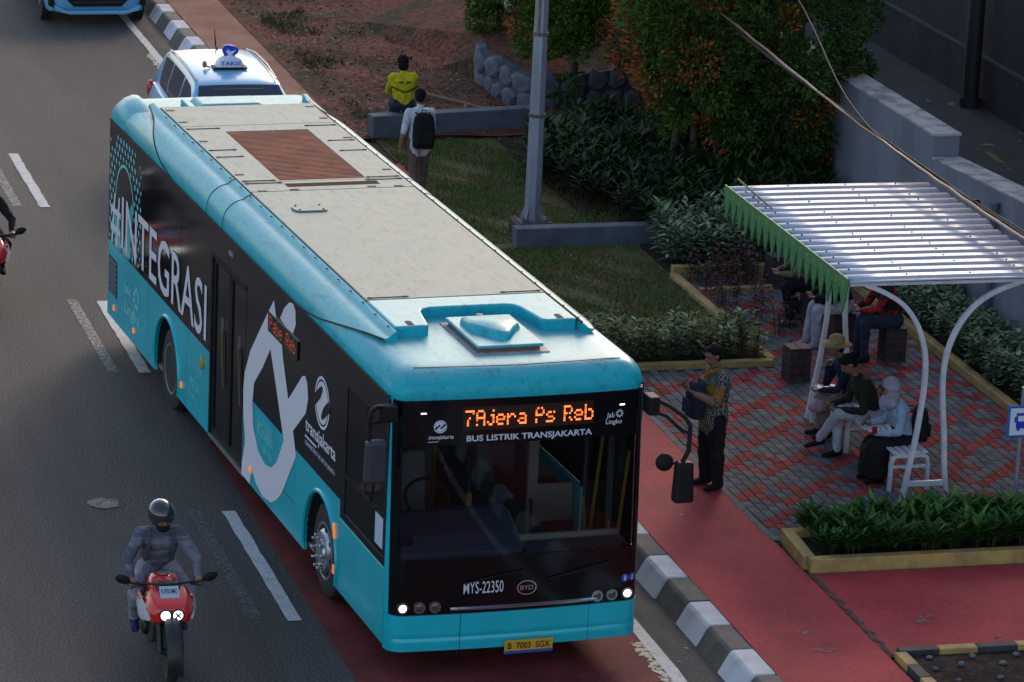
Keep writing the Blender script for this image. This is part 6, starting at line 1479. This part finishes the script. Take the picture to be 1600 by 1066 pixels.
Ck = {n: cloth(n, c) for n, c in {'black_trousers':(.012,.012,.014),'dark_navy':(.02,.024,.05),'white_trousers':(.40,.39,.44),'khaki_jacket':(.14,.115,.08),'beige_trousers':(.24,.18,.14),'black_top':(.012,.012,.014),
  'olive_jacket':(.022,.026,.016),'navy_jacket':(.016,.02,.05),'white_shirt':(.56,.56,.62),'brown_trousers':(.15,.10,.085),'yellow_shirt':(.62,.48,.012),'dark_jeans':(.03,.035,.06),'grey_trousers':(.27,.24,.29),
  'grey_jacket':(.075,.08,.115),'lilac_scarf':(.36,.32,.40),'straw':(.38,.25,.13),'black_shoe':(.012,.012,.013),'white_sole':(.45,.45,.48),'blue_shoe':(.03,.04,.12),'pink_shoe':(.40,.24,.26),'white_shoe':(.45,.46,.50),'dark_bag':(.014,.015,.024),'red_cloth':(.30,.012,.016)}.items()}
SK = M['skin']
# batik shirt: dark cloth with pale and orange figures
def batik():
    m = mat('batik_cloth', (.035,.028,.028), .85); t = m.node_tree; N = t.nodes; L = t.links; b = N['Principled BSDF']; tc = N.new('ShaderNodeTexCoord')
    vo = N.new('ShaderNodeTexVoronoi'); vo.inputs['Scale'].default_value = 11; L.new(tc.outputs['Object'], vo.inputs['Vector'])
    wv = N.new('ShaderNodeTexWave'); wv.inputs['Scale'].default_value = 14; wv.inputs['Distortion'].default_value = 9; L.new(tc.outputs['Object'], wv.inputs['Vector'])
    n = N.new('ShaderNodeTexNoise'); n.inputs['Scale'].default_value = 5; L.new(tc.outputs['Object'], n.inputs['Vector'])
    r1 = N.new('ShaderNodeMapRange'); r1.inputs[1].default_value = .66; r1.inputs[2].default_value = .72; L.new(wv.outputs['Fac'], r1.inputs[0])
    r2 = N.new('ShaderNodeMapRange'); r2.inputs[1].default_value = .56; r2.inputs[2].default_value = .60; L.new(n.outputs[0], r2.inputs[0])
    a = N.new('ShaderNodeMix'); a.data_type = 'RGBA'; a.inputs[6].default_value = (.035,.028,.028,1); a.inputs[7].default_value = (.20,.18,.16,1); L.new(r1.outputs[0], a.inputs[0])
    c = N.new('ShaderNodeMix'); c.data_type = 'RGBA'; L.new(r2.outputs[0], c.inputs[0]); L.new(a.outputs[2], c.inputs[6]); c.inputs[7].default_value = (.26,.11,.018,1); L.new(c.outputs[2], b.inputs['Base Color'])
    return m
BAT = batik()
# 1 standing man with a phone
J = dict(pelvis=(0,.02,.84), chest=(0,.03,1.19), neck=(0,.02,1.33), head=(0,-.02,1.47), face=(.05,-1,-.28), sh_r=(-.165,.03,1.25), sh_l=(.165,.03,1.25),
  el_r=(-.20,-.05,1.00), el_l=(.20,-.06,1.00), wr_r=(-.07,-.27,1.12), wr_l=(.08,-.25,1.09), hn_r=(.4,0,.9), hn_l=(-.5,0,.8), curl_r=.7, curl_l=.7,
  hip_r=(-.085,.02,.80), hip_l=(.085,.02,.80), kn_r=(-.10,.0,.45), kn_l=(.10,.03,.45), an_r=(-.11,.02,.09), an_l=(.11,.06,.09), toe_r=(-.2,-1,0), toe_l=(.2,-1,0))
t, hp_, B = person('man in a patterned brown batik shirt standing with a phone', (3.36,4.52,PZ), RAD(-82), J, dict(skin=SK, top=BAT, sleeve=SK, bottom=Ck['black_trousers'], shoe=Ck['black_shoe']), hem=1.16, bulk=1.36, leg=1.45)
lumpy(hair_mesh(MB(), hp_, B), .004, 1).build('hair', M['hair'], t, smooth=80)
mb = MB(); mb.tube([(-.06,.01,1.33),(-.03,-.07,1.30),(0,-.10,1.24),(.03,-.07,1.30),(.06,.01,1.33),(0,.07,1.35),(-.06,.01,1.33)], .02, 6); mb.build('collar', cloth('ochre_collar', (.30,.14,.02)), t, smooth=60)
bp = backpack('dark navy backpack worn on the standing man\'s chest', Ck['dark_navy'], (3.16,4.50,PZ+1.0), RAD(98), .27, .17, .40)
phone('phone in the hands of the standing man', (2.995,4.46,PZ+1.21), (RAD(-55),0,RAD(-82)))
# seated figures: hips on the seat, facing -x
def sit(hz=.44, lean=.12, head_dn=.2, kneeL=(.09,-.38), kneeR=(-.09,-.36), footdy=-.36, turn=0, headf=0):
    y_ch = -lean; J = dict(pelvis=(0,.02,hz+.09), chest=(0,.02-lean*.8,hz+.43), neck=(0,.02-lean*1.15,hz+.56), head=(0,-.03-lean*1.35-headf,hz+.685), face=(turn,-1,-head_dn),
      sh_r=(-.16,.02-lean*.9,hz+.49), sh_l=(.16,.02-lean*.9,hz+.49), el_r=(-.20,-.10-lean,hz+.25), el_l=(.20,-.10-lean,hz+.25), wr_r=(-.07,-.30-lean*.8,hz+.24), wr_l=(.07,-.29-lean*.8,hz+.22), hn_r=(.5,0,.8), hn_l=(-.5,0,.8), curl_r=.7, curl_l=.7,
      hip_r=(-.085,-.01,hz+.075), hip_l=(.085,-.01,hz+.075), kn_r=(kneeR[0],kneeR[1],hz+.075), kn_l=(kneeL[0],kneeL[1],hz+.075), an_r=(-.09,footdy,.09), an_l=(.10,footdy+.04,.09), toe_r=(-.1,-1,0), toe_l=(.1,-1,0))
    return J
# 2 woman with lilac headscarf
J = sit(.36, .12, .05, footdy=-.30); J.update(an_r=(-.07,-.30,.09), an_l=(.09,-.28,.09), wr_l=(.06,-.34,.56), wr_r=(-.06,-.36,.64), el_l=(.20,-.12,.60), el_r=(-.20,-.14,.62))
t, hp_, B = person('woman in a lilac headscarf and light denim jacket on the bench', (5.55,4.50,PZ), RAD(-90), J, dict(skin=SK, top=M['denimlt'], bottom=Ck['black_trousers'], shoe=Ck['black_shoe']),
    skirt=[((0,-.02,.50),.15,1.0),((0,-.14,.46),.20,1.1),((0,-.30,.40),.19,.85),((0,-.32,.22),.185,.85),((0,-.30,.08),.20,.9),((0,-.30,.075),.15,.8)], k=.90, bulk=1.12)
mb = MB(); mb.ball(tuple(hp_(0,-.03,.03)), (.098,.105,.105), 18, 12, rot=B); mb.ball(tuple(hp_(0,-.03,-.09)), (.100,.10,.09), 16, 10, rot=B); mb.ball(tuple(hp_(0,.0,-.175)), (.135,.11,.075), 16, 10, rot=B); mb.ball(tuple(hp_(0,.075,-.19)), (.07,.045,.10), 12, 8, rot=B)
lumpy(mb, .004, 2).build('headscarf', Ck['lilac_scarf'], t, smooth=80)
mb = MB(); mb.ball(tuple(hp_(0,.052,-.012)), (.052,.050,.066), 14, 10, rot=B); fc = mb.build('face', SK, t, smooth=80)
for s in (-1, 1):
    mb = MB(); c = hp_(s*.032,.102,.006); mb.lathe([(.021,-.003),(.026,-.003),(.026,.003),(.021,.003)], 14, 'y', tuple(c)); mb.tube([tuple(hp_(s*.055,.098,.008)), tuple(hp_(s*.085,.0,.012))], .003, 5); mb.build('spectacles', M['black'], t)
mb = MB(); mb.ball(tuple(hp_(0,.105,-.020)), (.013,.016,.016), 8, 6, rot=B); mb.build('nose', SK, fc, smooth=80); mb = MB(); mb.ball(tuple(hp_(0,.098,-.052)), (.020,.008,.007), 8, 6, rot=B); mb.build('mouth', M['lipm'], fc, smooth=80)
backpack('black backpack on the back of the woman in the lilac headscarf', Ck['black_top'], (5.74,4.50,PZ+.64), RAD(-90), .27, .15, .38, RAD(0))
phone('phone held by the woman in the lilac headscarf', (5.12,4.53,PZ+.68), (RAD(-40),0,RAD(-90)))
mb = MB(); mb.tube([(0,0,-.035),(0,0,.035)], .028, 12); o = mb.build('drink_cup', Ck['red_cloth'], None, smooth=40); o.location = (5.19,4.42,PZ+.60); tag(o, 'small red cup in the lap of the woman with the headscarf', 'cup')
# 3 man in dark jacket, legs crossed
J = sit(.36, .20, .75, headf=.03); J.update(kn_l=(.02,-.43,.50), an_l=(-.06,-.50,.135), toe_l=(-.35,-1,-.25), kn_r=(-.07,-.38,.44), an_r=(.05,-.42,.09), toe_r=(.1,-1,0), wr_r=(-.06,-.46,.58), wr_l=(.03,-.44,.54), el_l=(.20,-.20,.56), el_r=(-.20,-.22,.58))
J.update(an_l=(-.15,-.55,.16), kn_l=(.05,-.42,.50))
t, hp_, B = person('man in a dark olive jacket and pale trousers with crossed legs', (5.55,5.45,PZ), RAD(-88), J, dict(skin=SK, top=Ck['olive_jacket'], bottom=Ck['white_trousers'], shoe=Ck['black_shoe'], sole=Ck['white_sole']), k=.92, bulk=1.15)
lumpy(hair_mesh(MB(), hp_, B), .006, 3).build('hair', M['hair'], t, smooth=80)
backpack('dark blue backpack behind the man with crossed legs', Ck['dark_navy'], (5.75,5.52,PZ+.62), RAD(-90), .30, .14, .40)
phone('phone in the hands of the man with crossed legs', (5.03,5.45,PZ+.60), (RAD(-30),0,RAD(-88)))
# 4 person in straw hat beyond him
J = sit(.36, .16, .05); J.update(an_r=(-.08,-.34,.09), an_l=(.09,-.32,.09), wr_r=(-.10,-.28,.80), el_r=(-.19,-.26,.56), wr_l=(.05,-.42,.56))
t, hp_, B = person('person in a straw hat and navy jacket, half hidden on the bench', (5.56,6.12,PZ), RAD(-90), J, dict(skin=SK, top=Ck['navy_jacket'], bottom=Ck['beige_trousers'], shoe=Ck['black_shoe']), k=.90, bulk=1.1)
mb = MB(); mb.lathe([(.001,.115),(.06,.11),(.088,.085),(.095,.03),(.165,.012),(.175,.0),(.165,.004),(.09,.02)], 22, 'z', tuple(hp_(0,-.015,.035))); mb.build('hat', Ck['straw'], t, smooth=50)
lumpy(hair_mesh(MB(), hp_, B, .9), .004, 4).build('hair', M['hair'], t, smooth=80)
mb = stone_bm(.13,.11,.09,5); o = mb.build('cloth_bag', Ck['pink_shoe'], None, smooth=60); o.location = (5.12,6.0,PZ+.40); tag(o, 'pink bag on the lap of the person in the straw hat', 'bag')
# 5 far row on stools
J = sit(.42, .20, .35); J.update(an_l=(.10,-.30,.09), an_r=(-.16,-.12,.09))
t, hp_, B = person('person in a khaki jacket on a stool by the maroon plants', (6.70,10.72,PZ), RAD(-97), J, dict(skin=SK, top=Ck['khaki_jacket'], bottom=Ck['black_trousers'], shoe=Ck['white_shoe']), k=.94, bulk=1.12)
lumpy(hair_mesh(MB(), hp_, B), .004, 6).build('hair', M['hair'], t, smooth=80)
J = sit(.42, .14, .45); J.update(an_l=(.10,-.40,.09), an_r=(-.06,-.44,.09))
t, hp_, B = person('person in black top and white trousers on a far stool', (6.72,9.70,PZ), RAD(-86), J, dict(skin=SK, top=Ck['black_top'], bottom=Ck['white_trousers'], shoe=Ck['pink_shoe']), k=.93, bulk=1.08)
lumpy(hair_mesh(MB(), hp_, B), .004, 7).build('hair', M['hair'], t, smooth=80)
mb = stone_bm(.15,.09,.14,15); o = mb.build('shoulder_bag', Ck['black_top'], None, smooth=60); o.location = (6.47,9.62,PZ+.62); tag(o, 'black bag on the lap of the person in white trousers', 'bag')
J = sit(.42, .16, .55); J.update(an_l=(.10,-.36,.09), an_r=(-.08,-.40,.09))
mj = cloth('red_and_black_jacket', (.012,.012,.014), c2=(.33,.014,.018), vs=4.5, lo=.50, hi=.53, stretch=(1,1,2.2))
t, hp_, B = person('person in a red and black jacket bent over a phone', (7.10,9.02,PZ), RAD(-92), J, dict(skin=SK, top=mj, bottom=Ck['dark_jeans'], shoe=Ck['black_shoe']), k=.94, bulk=1.15)
lumpy(hair_mesh(MB(), hp_, B), .004, 8).build('hair', M['hair'], t, smooth=80)
# 6 walker with a black backpack, seen from behind
J = dict(pelvis=(0,0,.80), chest=(0,-.02,1.13), neck=(0,-.02,1.27), head=(0,-.04,1.41), face=(-.3,-1,-.15), sh_r=(-.165,-.02,1.19), sh_l=(.165,-.02,1.19), el_r=(-.20,-.10,.96), el_l=(.24,.05,.93), wr_r=(-.10,-.28,1.05), wr_l=(.27,.0,.70), hn_l=(-1,0,0), curl_l=.4,
  hip_r=(-.08,0,.76), hip_l=(.08,0,.76), kn_r=(-.09,-.10,.43), kn_l=(.09,.04,.42), an_r=(-.09,-.14,.09), an_l=(.10,.22,.12), toe_r=(0,-1,0), toe_l=(0,-1,-.3))
t, hp_, B = person('person in a white polo shirt walking away with a backpack', (3.30,17.55,PZ), RAD(178), J, dict(skin=SK, top=Ck['white_shirt'], sleeve=SK, bottom=Ck['brown_trousers'], shoe=Ck['black_shoe']), k=.92, hem=1.0, bulk=1.08)
lumpy(hair_mesh(MB(), hp_, B), .004, 9).build('hair', M['hair'], t, smooth=80)
backpack('black backpack on the walker in the white shirt', Ck['black_top'], (3.30,17.36,PZ+1.02), RAD(178+180), .30, .17, .50) if False else backpack('black backpack on the walker in the white shirt', Ck['black_top'], (3.31,17.37,PZ+.98), RAD(178), .31, .18, .50)
# 7 person in yellow on the low wall
J = sit(.36, .10, .2, footdy=-.30)
t, hp_, B = person('person in a bright yellow jersey sitting on the low wall', (3.98,21.33,PZ), RAD(175), J, dict(skin=SK, top=Ck['yellow_shirt'], sleeve=Ck['black_top'], bottom=Ck['dark_jeans'], shoe=Ck['black_shoe']), k=.95, bulk=1.18)
mb = MB(); mb.ball(tuple(hp_(0,-.02,.04)), (.088,.10,.092), 18, 12, rot=B); mb.ball(tuple(hp_(0,-.05,-.04)), (.08,.07,.09), 16, 10, rot=B); mb.box(-.05,.05,-.27,-.16,hp_(0,0,.05).z,hp_(0,0,.06).z); mb.build('cap', M['hair'], t, smooth=80)
mb = MB(); yb = .125
mb.tube([(-.20,yb-.06,.74),(-.09,yb+.01,.70),(0,yb+.022,.665),(.09,yb+.01,.70),(.20,yb-.06,.74)], .010, 6); mb.build('back_stripe', M['hair'], t)
for x in (-.06,.06):
    mb = MB(); mb.box(x-.035,x+.035,yb-.035,yb-.012,.80,.815); mb.build('back_print', Ck['dark_navy'], t)
# 8 riders
def rider(label, loc, jac, trou, shoe, helm, seedv, mask=True):
    J = dict(pelvis=(0,1.02,.80), chest=(0,.88,1.12), neck=(0,.82,1.24), head=(0,.77,1.365), face=(.08,-1,-.22), sh_r=(-.18,.86,1.17), sh_l=(.18,.86,1.17), el_r=(-.33,.66,.97), el_l=(.33,.66,.97), wr_r=(-.31,.47,.865), wr_l=(.31,.47,.865), hd_r=(0,-1,-.1), hd_l=(0,-1,-.1), hn_r=(0,0,-1), hn_l=(0,0,-1), curl_r=1.0, curl_l=1.0,
      hip_r=(-.10,1.0,.78), hip_l=(.10,1.0,.78), kn_r=(-.26,.60,.66), kn_l=(.26,.60,.66), an_r=(-.22,.88,.34), an_l=(.22,.88,.34), toe_r=(-.1,-1,-.1), toe_l=(.1,-1,-.1))
    t, hp_, B = person(label, loc, RAD(-2), J, dict(skin=SK, top=jac, bottom=trou, shoe=shoe), 'motorcycle riders', k=.95, bulk=1.22)
    mb = MB(); mb.ball(tuple(hp_(0,-.015,.03)), (.128,.150,.135), 22, 14, rot=B); h = mb.build('helmet', helm, t, smooth=80)
    mb = MB()
    rings = []
    for i in range(9):
        q = RAD(-62+124*i/8); rings.append([tuple(hp_(math.sin(q)*r_, -.015+math.cos(q)*r2, z)) for r_, r2, z in ((.128,.150,.075),(.131,.155,.04),(.128,.152,.03))])
    mb.loft(rings, closed=False); mb.build('visor_edge', M['black'], h, smooth=60)
    mb = MB(); mb.ball(tuple(hp_(0,.105,-.012)), (.058,.040,.040), 14, 10, rot=B); fc = mb.build('face', SK, t, smooth=80)
    for s in (-1, 1):
        mb = MB(); mb.ball(tuple(hp_(s*.024,.143,.000)), (.011,.006,.006), 8, 6, rot=B); mb.build('eye', M['hair'], fc)
    mb = MB(); mb.ball(tuple(hp_(0,.10,-.062)), (.068,.062,.050), 14, 10, rot=B); mb.build('face_mask', Ck['black_top'], t, smooth=80)
    for s in (-1, 1):
        mb = MB(); mb.tube([(s*.10,.80,1.235),(s*.115,.735,1.16),(s*.12,.76,1.0),(s*.13,.86,.90)], .015, 6, flat=.5); mb.build('pack_strap', Ck['grey_jacket'], t, smooth=60)
    return t
M['helm'] = mat('dark_helmet_shell', (.03,.03,.033), .18, coat=.6); M['helmet2'] = mat('black_helmet_shell', (.012,.012,.015), .2, coat=.5)
rider('rider in a grey striped jacket and dark helmet on the red motorcycle', (-3.25,.18,0), cloth('grey_striped_jacket', (.075,.08,.105), c2=(.15,.155,.19), vs=3.5, lo=.47, hi=.55, stretch=(.6,.6,4)), Ck['grey_trousers'], Ck['blue_shoe'], M['helm'], 1)
rider('rider in dark clothes cut off by the left edge', (-3.19,13.2,0), Ck['black_top'], Ck['black_trousers'], Ck['black_shoe'], M['helmet2'], 2)
